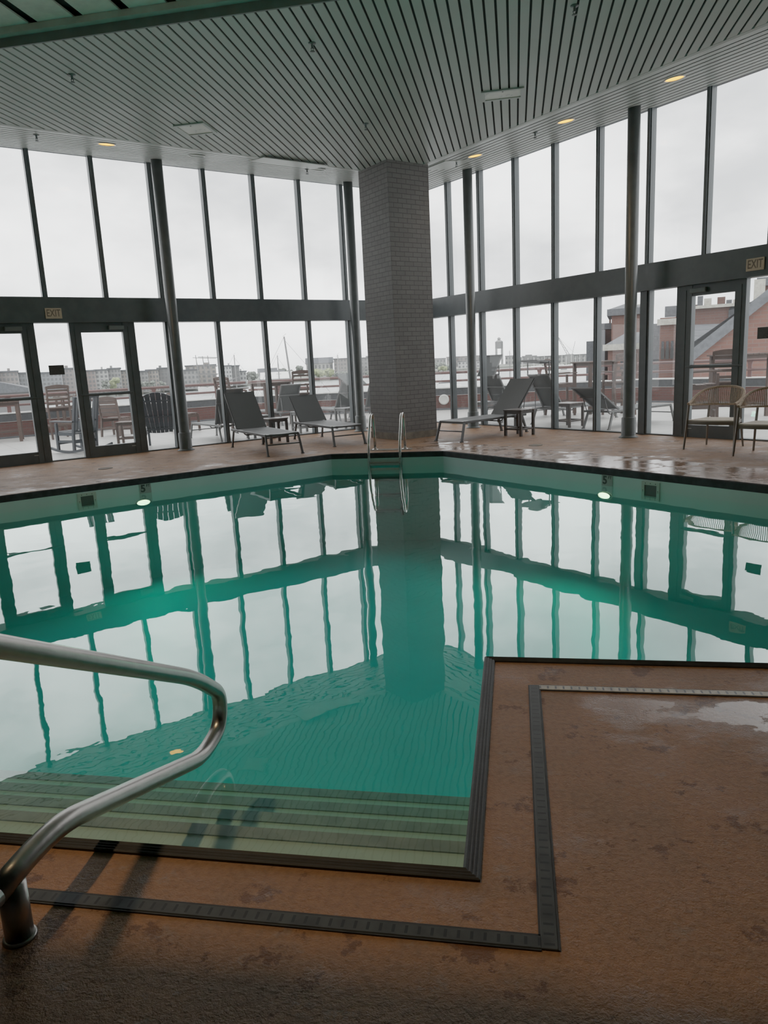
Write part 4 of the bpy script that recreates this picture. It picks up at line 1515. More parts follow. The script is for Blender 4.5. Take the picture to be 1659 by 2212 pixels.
def yaw_of(d):
    """turn that makes a -y facing chair face d"""
    return math.atan2(d[1], d[0]) + PI / 2


# --- indoors
def foot_of(p):
    return (p.x, p.y, 0)


l1f = (V(-4.16, 11.82, 0) + V(-3.72, 12.23, 0)) / 2
l1h = (V(-5.27, 13.26, 0) + V(-4.80, 13.58, 0)) / 2
d1 = (l1h - l1f).normalized()
make_lounger('black sling lounger with raised back, leftmost of the two left of the pillar', foot_of(l1f + d1 * 0.10), d1, 46, 0.94, length=1.68, group='black loungers beside the pool')
l2f = (V(-3.29, 13.09, 0) + V(-2.84, 13.43, 0)) / 2
l2h = (V(-4.38, 14.51, 0) + V(-3.91, 14.83, 0)) / 2
d2 = (l2h - l2f).normalized()
make_lounger('black sling lounger with raised back between the side table and the pool ladder', foot_of(l2f + d2 * 0.10), d2, 43, 0.76, length=1.68, group='black loungers beside the pool')
l3f = (V(-1.44, 13.61, 0) + V(-1.01, 13.18, 0)) / 2
l3h = (V(-0.47, 14.87, 0) + V(-0.01, 14.49, 0)) / 2
d3 = (l3h - l3f).normalized()
make_lounger('black sling lounger with raised back to the right of the brick pillar', foot_of(l3f + d3 * 0.10), d3, 46, 0.92, length=1.50, group='black loungers beside the pool')
make_side_table('dark slatted side table between the two left loungers', (-4.86, 14.24, 0), -PI / 4)
make_side_table('dark slatted side table beside the lounger right of the pillar', (0.07, 14.17, 0), PI / 4 + 0.1)
cf = V(2.72, 11.09, 0) - V(3.12, 11.70, 0)
c1 = V(2.93, 11.42, 0)
make_woven_chair('woven rope armchair in front of the right exit door, left of the pair', c1, yaw_of(cf))
make_woven_chair('woven rope armchair cut off by the right edge of the picture', c1 + V(0.45, -0.83, 0), yaw_of(cf) + 0.05)

# ================================================================== TERRACE
TZ = -0.015
PARY = 22.7
pxL, pxR = PARY - 31.27, 26.53 - PARY
far_l = V(pxL, PARY, 0) + DL * 14
far_r = V(pxR, PARY, 0) + DR * 14
oo = 0.3
tp = [WL(16, -0.06), WL(0, -0.06), WR(0, -0.06), WR(16, -0.06), far_r + V(S2, S2, 0) * oo, V(pxR + 0.12, PARY + oo, 0), V(pxL - 0.12, PARY + oo, 0), far_l + V(-S2, S2, 0) * oo]
mb = MB()
plate(mb, [(p.x, p.y) for p in tp], [], TZ)
plate(mb, [(p.x, p.y) for p in tp], [], TZ - 0.4)
tf = struct('terrace_floor', mb, M['paver'], frame=Matrix.Rotation(-PI / 4, 4, 'Z'))
segs = [(far_l, V(pxL, PARY, 0), 'left'), (V(pxL, PARY, 0), V(pxR, PARY, 0), 'middle'), (V(pxR, PARY, 0), far_r, 'right')]
for a, b, nm in segs:
    d = (b - a).normalized()
    out = V(-d.y, d.x, 0)                          # away from the building
    ln = (b - a).length
    fr = Matrix(((d.x, out.x, 0, a.x), (d.y, out.y, 0, a.y), (0, 0, 1, 0), (0, 0, 0, 1)))
    ax = (d, out, V(0, 0, 1))
    mid = (a + b) / 2
    p = struct('wall_terrace_' + nm, MB().box(mid + out * 0.14 + V(0, 0, 0.20), (ln + 0.2, 0.28, 0.46), ax), M['brick_parapet'], frame=fr, label='red brick terrace parapet, %s run' % nm)
    for nm2, mt, c_, sz in (('dark_band', 'cap', (0, 0.13, 0.545), (ln + 0.25, 0.30, 0.21)), ('coping_stone', 'stone', (0, 0.13, 0.66), (ln + 0.28, 0.34, 0.03)), ('ledge', 'stone', (0, 0.135, 0.437), (ln + 0.2, 0.30, 0.014)), ('kick_strip', 'slate', (0, 0.13, 0.015), (ln + 0.1, 0.30, 0.05))):
        o = MB().box(mid + out * c_[1] + V(0, 0, c_[2]), sz, ax).build(nm2, M[mt])
        o.data.transform(fr.inverted())
        o.parent = p
    # tubular rail
    rl = thing('terrace_railing', 'oxide red tubular railing on the %s terrace parapet' % nm, 'railing', a, 0)
    rel = lambda q: q - a
    for z_, r_ in ((1.115, 0.042), (0.865, 0.034)):
        MB().tube([rel(a + out * 0.14 + V(0, 0, z_)), rel(b + out * 0.14 + V(0, 0, z_))], r_, 12).build('rail', M['rail_red'], rl)
    npost = max(2, round(ln / 2.05))
    for k in range(npost):
        q = a + d * (ln * (k + 0.5) / npost) + out * 0.14
        pb = MB()
        pb.slab([rel(q + d * -0.05 + V(0, 0, 0.67)) + out * -0.02, rel(q + d * 0.05 + V(0, 0, 0.67)) + out * -0.02, rel(q + d * 0.05 + V(0, 0, 1.0)) + out * -0.02, rel(q + d * 0.085 + V(0, 0, 1.10)) + out * -0.02, rel(q + d * -0.085 + V(0, 0, 1.10)) + out * -0.02, rel(q + d * -0.05 + V(0, 0, 1.0)) + out * -0.02], 0.04)
        pb.build('post', M['rail_red'], rl)
q = G(959, 863, 0.30)
dd = ray(959, 863)
q = EYE + dd * ((PARY - 0.01) / dd.y)
tag(MB().lathe((q.x, PARY - 0.003, q.z), [(0.16, 0.0), (0.16, 0.02), (0.12, 0.03), (0.10, 0.02), (0.0, 0.02)], 24, (0, -1, 0), caps=False).build('wall_vent', M['white']), 'round pale vent cover on the brick parapet right of the pillar', 'vent')

GR = 'loungers out on the terrace'
HL, HR = V(S2, -S2, 0), V(-S2, -S2, 0)            # towards the left / right glass wall


def gp(px, py):
    q = G(px, py)
    return V(q.x, q.y, 0)


def put(o):
    o.location.z = TZ
    return o


# left side of the terrace
put(make_rocker('dark navy rocking chair on the terrace behind the glass between the left doors', gp(196, 974) + V(-0.30, 0.10, 0), yaw_of((-0.96, 0.28))))
put(make_adirondack('dark navy fan-back chair on the terrace seen from behind', gp(348, 966) + V(-0.15, 0.40, 0), yaw_of((-0.35, 0.94))))
put(make_ladder_chair('brown slatted dining chair on the terrace behind the left door glass', V(-10.25, 17.45, 0), yaw_of((0.55, -0.80)) + 2.5, 0.45, 1.0, False, 0.52, 0.46, 'brown', 4, None, 'dining_chair', 'chair', True))
put(make_side_table('brown slatted stool table beside the terrace dining chair', (-8.62, 15.15, 0), 0.25, 0.46, 0.5, (M['brown'], M['brown'])))
put(make_bar_table('brown bar table on the terrace at the left edge', V(-13.0, 16.75, 0), 0.6))
put(make_ladder_chair('brown bar chair on the terrace between the two left doors', V(-11.75, 17.2, 0), yaw_of((-0.75, 0.66)), 0.78, 1.36))
put(make_ladder_chair('brown bar chair half hidden by the left door frame', V(-12.1, 18.3, 0), yaw_of((-0.9, -0.3)), 0.78, 1.30))
put(make_ladder_chair('brown chair seen edge-on just right of the first column', V(-8.62, 18.1, 0), yaw_of((0.6, 0.8)), 0.45, 1.02, False, 0.5, 0.46, 'brown', 4, None, 'dining_chair', 'chair'))
put(make_lounger('grey terrace lounger with its head towards the glass behind the leftmost pool lounger', (-7.22, 16.12, 0), HL, 70, 0.80, True, length=1.4, group=GR))
bt1 = F(584, 830, 20.4)
put(make_bar_table('brown bar table on the terrace left of the second mullion from the pillar', V(bt1.x, bt1.y, 0), -0.75, 0.9, 0.9, F(584, 824, 20.4).z))
q = G(500, 824, 1.30)
sc_ = 1.0
q1 = F(500, 830, 19.6)
put(make_ladder_chair('brown bar chair left of the terrace bar table behind the pool loungers', V(q1.x, q1.y, 0), yaw_of((0.80, -0.35)) + 1.5, 0.78, 1.36))
q1 = F(648, 830, 21.0)
put(make_ladder_chair('brown bar chair right of the terrace bar table behind the pool loungers', V(q1.x, q1.y, 0), yaw_of((-0.80, -0.1)) - 1.2, 0.78, 1.42))
put(make_lounger('grey terrace lounger seen from behind above the second pool lounger', foot_of(V(-5.95, 18.95, 0) - HL * 2.0), HL, 62, 0.80, True, group=GR))
q = G(596, 897, 0.5) - NL * 0.75 + NR * 0.08
put(make_side_table('pale topped terrace side table behind the indoor side table', (q.x, q.y, 0), PI / 4, 0.45, 0.5, (M['lframe_out'], M['lframe_out'])))
q = G(706, 888, 0.5) - NL * 0.95 + NR * 0.1
put(make_side_table('pale topped terrace side table behind the second pool lounger', (q.x, q.y, 0), PI / 4, 0.45, 0.5, (M['lframe_out'], M['lframe_out'])))
q = gp(745, 914)
put(make_lounger('grey terrace lounger with a tilted sunshade left of the second column', foot_of(q - HL * 2.05 + V(0.15, 0.15, 0)), HL, 58, 0.84, True, shade=(-28, 0.62, 0.06), group=GR))
q = F(765, 860, 19.2)
put(make_lounger('grey terrace lounger half hidden behind the second column', foot_of(V(q.x, q.y, 0) - HL * 1.9 - NR * 0.75), HL, 66, 0.84, True, group=GR))
q = G(783, 880, 0.5) - NL * 0.65
put(make_side_table('pale topped terrace side table glimpsed beside the brick pillar', (q.x, q.y, 0), PI / 4, 0.5, 0.5, (M['lframe_out'], M['lframe_out'])))
# right side
q = gp(1064, 911)
put(make_lounger('grey terrace lounger with an upright sunshade right of the pillar', foot_of(q - HR * 2.04), HR, 62, 0.86, True, shade=(118, 0.52, 0.20), group=GR))
q = G(1014, 869, 0.5) - NR * 0.5
put(make_side_table('pale topped terrace side table behind the column right of the pillar', (q.x, q.y, 0), PI / 4, 0.5, 0.5, (M['lframe_out'], M['lframe_out'])))
q = gp(1150, 919) + V(0.22, 0.22, 0)
put(make_lounger('grey terrace lounger with a level sunshade behind the black lounger right of the pillar', foot_of(q - HR * 2.04), HR, 58, 0.86, True, shade=(6, 0.70, 0.27), group=GR))
q = (gp(1247, 926) + gp(1308, 928)) / 2 + V(0.10, 0.10, 0)
put(make_lounger('grey terrace lounger with a low back beside the right column', foot_of(q - HR * 2.04), HR, 33, 0.86, True, group=GR))
q = G(1228, 868, 0.5)
put(make_side_table('pale topped terrace side table left of the low-backed lounger', (q.x, q.y, 0), PI / 4, 0.48, 0.5, (M['table_top'], M['table'])))
q = F(1212, 830, 19.0)
put(make_ladder_chair('brown bar chair on the terrace left of the right-hand bar table', V(q.x, q.y, 0), yaw_of((0.9, 0.25)), 0.78, 1.40))
q = F(1283, 830, 19.4)
put(make_bar_table('brown bar table on the terrace left of the right column', V(q.x, q.y, 0), 0.5, 0.85, 0.85, 1.30))
q = F(1336, 830, 18.6)
put(make_ladder_chair('brown bar chair on the terrace just left of the right column', V(q.x, q.y, 0), yaw_of((-0.4, 0.9)), 0.78, 1.45))
q = F(1515, 860, 15.6)
put(make_ladder_chair('brown bar chair seen through the right door, left one', V(q.x, q.y, 0), yaw_of((0.9, -0.1)), 0.78, 1.30))
q = F(1572, 860, 16.3)
put(make_ladder_chair('brown bar chair seen through the right door, right one', V(q.x, q.y, 0), yaw_of((0.3, 0.9)), 0.78, 1.42))
q = F(1595, 860, 17.6)
put(make_bar_table('brown bar table on the terrace behind the right door', V(q.x, q.y, 0), 0.4, 0.95, 0.95, 1.33))

# ================================================================== HARBOUR AND TOWN
HZ = -5.0
mb = MB()
mb.quad((-600, 26, HZ), (500, 26, HZ), (500, 900, HZ), (-600, 900, HZ))
hw = mb.build('harbor_water', M['harbor'])
hw['kind'] = 'structure'
mb = MB()
shore = [F(px, 800, d) for px, d in ((-400, 250), (0, 255), (200, 275), (400, 310), (600, 360), (800, 400), (1000, 520), (1300, 560), (1800, 560))]
back = [F(px, 800, d) for px, d in ((1800, 800), (1000, 800), (400, 700), (-400, 600))]
mb.prism([(p.x, p.y) for p in shore] + [(p.x, p.y) for p in back], HZ - 1, HZ + 1.2)
struct('far_shore_land', mb, M['landmass'])


def view_frame(px, dist, zbase):
    p = F(px, 830, dist)
    d = V(p.x, p.y, 0).normalized()
    right = V(d.y, -d.x, 0)
    return Matrix(((right.x, d.x, 0, p.x), (right.y, d.y, 0, p.y), (0, 0, 1, zbase), (0, 0, 0, 1)))


def px_h(px, py, dist):
    return F(px, py, dist).z


def width_of(pa, pb, dist, py=800):
    a, b = F(pa, py, dist), F(pb, py, dist)
    return (a - b).length


def block(label, pa, pb, ptop, dist, mat, rows=5, cols=6, depth=14, roof=None, name='apartment_building', cat='building', pane='pane_far', zb=None, roofmat='slate', turn=0.0, wsz=(0.5, 0.5), pbase=None):
    """a building standing across the view between two picture columns at a distance"""
    pm = (pa + pb) / 2
    zb = HZ + 0.8 if zb is None else zb
    fr = view_frame(pm, dist, zb) @ Matrix.Rotation(turn, 4, 'Z')
    wd = width_of(pa, pb, dist)
    ht = px_h(pm, ptop, dist) - zb
    e = thing(name, label, cat)
    e.matrix_world = fr
    MB().box((0, depth / 2, ht / 2), (wd, depth, ht)).build('wall', mat, e)
    if roof == 'flat':
        MB().box((0, depth / 2, ht + 0.2), (wd + 0.6, depth + 0.6, 0.5)).build('roof', M[roofmat], e)
        if int(pa * 13) % 3:
            k_ = (int(pa * 7) % 10) / 10 - 0.5
            MB().box((wd * k_ * 0.7, depth / 2, ht + 0.7), (wd * (0.12 + 0.2 * abs(k_)), depth * 0.4, 1.2)).build('roof_unit', mat, e)
    elif roof == 'gable':
        h2 = wd * 0.22
        mb = MB()
        a = wd / 2 + 0.4
        mb.add([(-a, -0.4, ht), (a, -0.4, ht), (a, depth, ht), (-a, depth, ht), (-a, depth / 2, ht + h2), (a, depth / 2, ht + h2)], [(0, 1, 5, 4), (2, 3, 4, 5), (0, 4, 3), (1, 2, 5), (3, 2, 1, 0)])
        mb.build('roof', M[roofmat], e)
    elif roof == 'hip':
        h2 = wd * 0.45
        a = wd / 2 + 0.25
        mb = MB().box((0, depth / 2, ht + 0.2), (wd + 0.7, depth + 0.7, 0.5))
        mb.add([(-a, -0.25, ht + 0.45), (a, -0.25, ht + 0.45), (a, depth + 0.25, ht + 0.45), (-a, depth + 0.25, ht + 0.45), (0, depth / 2, ht + h2)], [(0, 1, 4), (1, 2, 4), (2, 3, 4), (3, 0, 4), (3, 2, 1, 0)])
        mb.build('roof', M[roofmat], e)
    if rows and cols:
        ww, wh = wd / cols * wsz[0], ht / rows * wsz[1]
        src = None
        for r_ in range(rows):
            for c_ in range(cols):
                x_ = -wd / 2 + wd * (c_ + 0.5) / cols
                z_ = ht * (r_ + 0.55) / rows
                if src is None:
                    src = MB().box((0, -0.03, 0), (ww, 0.12, wh)).build('window_pane', M[pane], e)
                    o = src
                else:
                    o = src.copy()
                    COL.objects.link(o)
                o.parent = e
                o.location = (x_, 0, z_)
    return e


LEFT = [(-70, 0, 803, 258, 'brown', 6, 6, 'brick coloured apartment block at the far left of the shoreline'),
        (-2, 42, 804, 262, 'taupe', 6, 5, 'taupe apartment block seen through the leftmost door'),
        (42, 64, 807, 268, 'blue', 6, 3, 'narrow blue grey block beside the leftmost door frame'),
        (84, 136, 806, 270, 'blue', 6, 6, 'blue grey apartment block behind the dark notice'),
        (136, 176, 797, 272, 'taupe', 7, 5, 'taller taupe apartment block right of the dark notice'),
        (176, 208, 802, 276, 'brown', 6, 4, 'brown block seen through the left edge of the second door'),
        (208, 236, 800, 278, 'pale', 6, 3, 'pale apartment block with large windows in the second door glass'),
        (236, 264, 797, 282, 'grey', 6, 4, 'grey apartment block behind the door near the trees'),
        (264, 300, 801, 286, 'tan', 6, 5, 'tan apartment block behind the right door stile'),
        (300, 322, 803, 290, 'grey', 5, 3, 'grey block above the fan-back chair, left part'),
        (318, 345, 800, 294, 'tan', 5, 4, 'tan block above the fan-back chair, right part'),
        (343, 372, 796, 298, 'dark', 6, 4, 'darker block left of the first column'),
        (398, 432, 800, 300, 'grey', 4, 4, 'low grey block right of the first column'),
        (404, 470, 790, 320, 'tan', 5, 6, 'wide tan block behind the tall ship'),
        (484, 503, 791, 318, 'white', 5, 3, 'white modern block right of the third mullion'),
        (501, 520, 791, 322, 'dark', 5, 3, 'dark modern block behind the left yacht mast'),
        (520, 534, 803, 330, 'white', 3, 2, 'small white house right of the modern blocks')]
for pa, pb, pt, dist, fc, rw, cl_, lab in LEFT:
    block(lab, pa, pb, pt, dist, FAC[fc], rw, cl_, roof='flat')
block('long low house among the trees left of the tall mast', 560, 600, 804, 352, FAC['white'], 2, 5, 10, 'gable', 'house')
block('pale house below the tall mast', 586, 616, 806, 340, FAC['pale'], 2, 4, 10, 'gable', 'house')
block('long hall with pitched roof above the pale trees', 664, 722, 785, 430, FAC['pale'], 2, 7, 14, 'gable', 'hall', 'building')
block('large hazy brick block left of the second column', 724, 772, 775, 420, FAC['taupe'], 5, 7, 16, 'flat')
block('large hazy block between second column and pillar', 772, 830, 773, 430, FAC['grey'], 5, 7, 16, 'flat')
block('white roofed boat shed below the tall mast', 566, 632, 818, 210, FAC['white'], 0, 0, 12, 'gable', 'boat_shed', 'shed', zb=HZ, roofmat='sail_white')
block('low hazy block right of the pillar', 930, 965, 775, 620, FAC['grey'], 2, 5, 16, 'flat', 'terminal_building')
block('long low terminal building behind the column right of the pillar', 966, 1050, 770, 700, FAC['taupe'], 2, 9, 16, 'flat', 'terminal_building')
block('pale pier hall below the control tower', 990, 1062, 780, 560, FAC['white'], 2, 9, 16, 'flat', 'pier_hall')
block('hazy sheds right of the control tower', 1092, 1118, 769, 680, FAC['pale'], 2, 4, 16, 'flat', 'pier_hall')
block('long grey pier hall behind the marina', 1120, 1272, 769, 640, FAC['grey'], 2, 18, 20, 'flat', 'pier_hall')
# harbour control tower: two legs joined by a head
fr = view_frame(1079.5, 900, HZ)
e = thing('control_tower', 'hazy twin-legged control tower on the horizon right of the pillar', 'tower')
e.matrix_world = fr
H_ = px_h(1079, 738, 900) - HZ
hb = px_h(1079, 753, 900) - HZ
wd = width_of(1071, 1088, 900)
MB().box((-wd * 0.36, 4, hb / 2), (wd * 0.28, 8, hb)).build('leg', FAC['grey'], e)
MB().box((wd * 0.36, 4, hb / 2), (wd * 0.28, 8, hb)).build('leg', FAC['grey'], e)
MB().box((0, 4, (hb + H_) / 2), (wd, 8, H_ - hb)).build('head', FAC['dark'], e)
mb = MB()
mb.add([(-wd / 2, 0, H_), (wd / 2, 0, H_), (wd / 2, 8, H_), (-wd / 2, 8, H_), (0, 4, H_ + 3.2)], [(0, 1, 4), (1, 2, 4), (2, 3, 4), (3, 0, 4)])
mb.lathe((0, 4, H_ + 2.0), [(1.6, 0), (2.2, 1.5), (1.2, 3.0), (0, 3.2)], 10)
mb.build('cab', FAC['grey'], e)
# harbour crane
e = thing('harbor_crane', 'hazy lattice crane leaning left above the pier hall', 'crane')
fr = view_frame(1227, 560, HZ)
e.matrix_world = fr
bx_, bz_ = width_of(1207, 1230, 560), px_h(1209, 726, 560) - HZ
bz0 = px_h(1229, 765, 560) - HZ
mb = MB()
for o_ in (-0.9, 0.9):
    mb.bar((o_, 0, bz0), (-bx_ + o_ * 0.3, 0, bz_), 0.35)
for k in range(12):
    t = k / 12
    a = V(0, 0, bz0).lerp(V(-bx_, 0, bz_), t)
    b = V(0, 0, bz0).lerp(V(-bx_, 0, bz_), t + 1 / 12)
    s_ = (-1) ** k
    mb.bar(a + V(0.9 * s_ * (1 - t), 0, 0), b + V(-0.9 * s_ * (1 - t), 0, 0), 0.2)
mb.build('boom', FAC['dark'], e)
mb = MB().box((1, 0, bz0 / 2), (6, 6, bz0))
mb.build('cab', FAC['grey'], e)
mb = MB()
mb.bar((4, 0, bz0 + 1), (-bx_, 0, bz_), 0.12)
mb.bar((3, 0, bz0), (5, 0, bz0 + 9), 0.3)
mb.build('stay', FAC['dark'], e)
block('small distant crane base right of the tower', 1135, 1150, 766, 600, FAC['dark'], 0, 0, 6, None, 'crane_shed', 'shed')


# trees on the far shore
def tree(label, px, ptop, dist, wpx, mat):
    zt = px_h(px, ptop, dist)
    zb = HZ + 1
    r_ = width_of(px - wpx / 2, px + wpx / 2, dist) / 2
    e = thing('shore_tree', label, 'tree')
    e.matrix_world = view_frame(px, dist, zb)
    h_ = zt - zb
    MB().tube([(0, 0, -0.5), (0.2, 0, h_ * 0.3), (0, 0, h_ * 0.6)], [r_ * 0.09, r_ * 0.07, r_ * 0.04], 7).build('trunk', M['bark'], e)
    bm = bmesh.new()
    rnd = random.Random(int(px * 7 + dist))
    for k in range(16):
        a_ = rnd.uniform(0, 2 * PI)
        rr_ = rnd.uniform(0, 0.68) * r_
        zz = h_ * rnd.uniform(0.38, 0.84)
        s_ = rnd.uniform(0.26, 0.42) * r_
        s_ = min(s_, (h_ - zz) * 1.0 + 0.3)
        g = bmesh.ops.create_icosphere(bm, subdivisions=2, radius=1.0)
        for v in g['verts']:
            j = 1 + rnd.uniform(-0.22, 0.22)
            v.co = Vector((v.co.x * s_ * j + rr_ * math.cos(a_), v.co.y * s_ * j + rr_ * math.sin(a_), v.co.z * s_ * 0.85 * j + zz))
    me = bpy.data.meshes.new('crown')
    bm.to_mesh(me)
    bm.free()
    me.materials.append(mat)
    o = bpy.data.objects.new('crown', me)
    COL.objects.link(o)
    o.parent = e
    return e


for px, pt, dist, wpx, mt, lab in ((248, 812, 262, 34, 'leaf_green', 'pale green tree in front of the blocks behind the second door'), (228, 818, 260, 26, 'leaf_grey', 'grey green tree left of the pale tree behind the second door'),
                                   (326, 820, 270, 30, 'leaf_grey', 'grey green tree above the fan-back chair'), (306, 822, 268, 26, 'leaf_grey', 'small tree beside the right door stile'),
                                   (352, 822, 280, 22, 'leaf_grey', 'small tree left of the first column'), (545, 803, 335, 34, 'leaf_grey', 'round grey tree left of the low white house'),
                                   (574, 797, 370, 36, 'leaf_grey', 'tree rising behind the low white house'), (612, 794, 366, 26, 'leaf_grey', 'dark round tree left of the tall mast'),
                                   (628, 797, 350, 26, 'leaf_grey', 'tree just right of the tall mast foot'), (650, 789, 360, 30, 'leaf_grey', 'large dark tree left of the third mullion'),
                                   (690, 797, 365, 40, 'leaf_green', 'pale yellow green tree right of the third mullion'), (712, 795, 372, 34, 'leaf_green', 'pale green tree below the large hazy block'),
                                   (738, 803, 380, 34, 'leaf_grey', 'grey tree below the large hazy block'), (766, 800, 384, 34, 'leaf_grey', 'grey tree hidden partly by the second column'),
                                   (800, 802, 380, 30, 'leaf_grey', 'grey tree beside the brick pillar'), (948, 783, 470, 34, 'leaf_grey', 'hazy tree right of the brick pillar'),
                                   (975, 786, 470, 34, 'leaf_grey', 'hazy tree left of the column right of the pillar'), (958, 790, 455, 22, 'leaf_green', 'small pale green tree right of the pillar')):
    tree(lab, px, pt, dist, wpx, M[mt])


# boats
def hull(mb, ln, wd, ht):
    secs = []
    for i in range(9):
        t = i / 8
        w_ = wd / 2 * math.sin(PI * (0.12 + 0.70 * t)) ** 0.7 if i < 8 else 0.02
        sheer = ht * (0.85 + 0.35 * abs(t - 0.35))
        secs.append([(-ln / 2 + ln * t, -w_, sheer), (-ln / 2 + ln * t, -w_ * 0.7, 0.0), (-ln / 2 + ln * t, w_ * 0.7, 0.0), (-ln / 2 + ln * t, w_, sheer)])
    vs = [p for s_ in secs for p in s_]
    fs = []
    for i in range(8):
        for k in range(4):
            fs.append((i * 4 + k, i * 4 + (k + 1) % 4, (i + 1) * 4 + (k + 1) % 4, (i + 1) * 4 + k))
    fs += [(0, 1, 2, 3), (32, 33, 34, 35)]
    mb.add(vs, fs)
    return mb


def sailboat(label, px, ptop, dist, ln, lean=0.0, thick=0.11, boom=True, turn=0.0, mat='mast'):
    e = thing('sailing_yacht', label, 'sailboat')
    e.matrix_world = view_frame(px, dist, HZ - 0.1) @ Matrix.Rotation(turn, 4, 'Z')
    h_ = px_h(px, ptop, dist) - HZ
    hull(MB(), ln, ln * 0.3, 1.1).build('hull', M['sail_white'], e)
    MB().box((-ln * 0.05, 0, 1.35), (ln * 0.35, ln * 0.18, 0.6), None, 0.1).build('cabin', M['sail_white'], e)
    MB().tube([(0, 0, 0.9), (-lean, 0, h_)], [thick, thick * 0.6], 8).build('mast', M[mat], e)
    mb = MB()
    mb.tube([(ln / 2, 0, 1.2), (-lean * 0.95, 0, h_ * 0.96)], 0.018, 4)
    mb.tube([(-ln / 2, 0, 1.2), (-lean, 0, h_)], 0.018, 4)
    for s_ in (-1, 1):
        mb.tube([(0, s_ * ln * 0.13, 1.1), (-lean * 0.7, s_ * 0.5, h_ * 0.62), (-lean * 0.98, 0, h_ * 0.98)], 0.014, 4)
    mb.build('rigging', M['mast'], e)
    mb = MB()
    for z_ in (0.40, 0.68):
        mb.bar((-lean * z_, -ln * 0.09, h_ * z_), (-lean * z_, ln * 0.09, h_ * z_), 0.05)
    mb.bar((-0.15 - lean, 0, h_ + 0.02), (0.25 - lean, 0, h_ + 0.30), 0.03)
    mb.build('spreaders', M['mast'], e)
    if boom:
        MB().tube([(0, 0, 2.2), (-ln * 0.42, 0, 2.1)], [0.14, 0.10], 8).build('boom', M['slate'], e)
    return e


sailboat('moored yacht with a thin bare mast above the leftmost pool lounger', 511, 765, 120, 10)
sailboat('moored yacht with a thin mast left of the tall mast', 604, 766, 115, 10, turn=0.4)
sailboat('moored yacht with the tallest bare mast in the harbour', 636, 724, 82, 12, 0.75, 0.14)
sailboat('moored yacht with a slender mast above the sunshade', 733, 765, 130, 10, turn=-0.3)
sailboat('hazy yacht mast left of the column right of the pillar', 984, 780, 160, 9, turn=0.3)
sailboat('hazy yacht mast between upright sunshade and mullion', 1102, 757, 170, 10, turn=0.2)
mar = [(1128, 770), (1141, 773), (1154, 771), (1166, 775), (1176, 768), (1186, 772), (1204, 768), (1214, 766), (1223, 770), (1234, 764), (1243, 769), (1252, 766), (1262, 770)]
for k, (px, pt) in enumerate(mar):
    e = sailboat('small white yacht in the distant marina, number %d counting from the left' % (k + 1), px, pt, 420 + 12 * (k % 4), 9, 0, 0.12, False, 0.5 * (k % 3) - 0.4, 'sail_white')
    e['group'] = 'yachts in the distant marina'
    e['label'] = 'small white yacht with bare mast in the hazy distant marina'
# tall ship
e = thing('tall_ship', 'white hulled tall ship with square yards right of the first column', 'ship')
e.matrix_world = view_frame(455, 240, HZ)
ln = width_of(428, 484, 240)
hull(MB(), ln, 6, 2.6).build('hull', M['sail_white'], e)
mx = [-ln / 2 + ln * f for f in (0.10, 0.36, 0.56)]
for k, (x_, pt) in enumerate(zip(mx, (766, 769, 768))):
    h_ = px_h(445, pt, 240) - HZ
    mb = MB().tube([(x_, 0, 2), (x_ - 0.6, 0, h_)], [0.22, 0.12], 7)
    m_ = mb.build('mast', M['mast'], e)
    if k:
        for f in (0.97, 0.76, 0.55):
            MB().tube([(x_ - 3.6, 0, h_ * f), (x_ + 3.6, 0, h_ * f - 0.5)], 0.10, 6).build('yard', M['mast'], m_)
MB().tube([(ln / 2 - 1, 0, 3), (ln / 2 + 5, 0, 5)], [0.2, 0.1], 7).build('bowsprit', M['mast'], e)
mb = MB()
for x_ in mx:
    for q_ in (-0.22, 0.22):
        mb.tube([(x_ + ln * q_ * 0.5, 0, 2.4), (x_ - 0.5, 0, px_h(445, 768, 240) - HZ - 1)], 0.03, 4)
mb.build('rigging', M['mast'], e)
for px, py, dist, lab in ((283, 842, 75, 'small white motorboat on the water seen below the left rail'), (476, 841, 78, 'small white motorboat on the water between the rails'), (220, 829, 200, 'white motor yacht moored below the grey blocks'), (345, 828, 215, 'white launch moored left of the first column'), (1216, 780, 300, 'white motor cruiser in front of the marina')):
    e = thing('motor_boat', lab, 'motorboat')
    e.matrix_world = view_frame(px, dist, HZ - 0.1)
    hull(MB(), 7, 2.4, 0.9).build('hull', M['sail_white'], e)
    MB().box((0.2, 0, 1.3), (2.6, 1.7, 0.9), None, 0.15).build('cabin', M['sail_white'], e)
    MB().box((0.35, 0, 1.4), (2.4, 1.74, 0.35)).build('windscreen', M['pane_far'], e)
# timber pavilion roof near the left edge
e = thing('quay_pavilion', 'grey pitched roof of a quay pavilion behind the leftmost door', 'pavilion')
e.matrix_world = view_frame(30, 60, HZ)
z_ = px_h(30, 848, 60) - HZ
zr = px_h(20, 832, 60) - HZ
mb = MB()
mb.add([(-3.2, 0, z_), (1.9, 0, z_), (1.9, 6, z_ + 0.2), (-3.2, 6, z_ + 0.2), (-1.6, 0, zr + 0.45), (0.3, 6, zr)], [(0, 1, 5, 4), (1, 2, 5), (0, 4, 3), (3, 4, 5, 2), (3, 2, 1, 0)])
mb.build('roof', M['slate'], e)
MB().box((-0.6, 3, z_ / 2), (4.2, 4.5, z_)).build('wall', FAC['dark'], e)

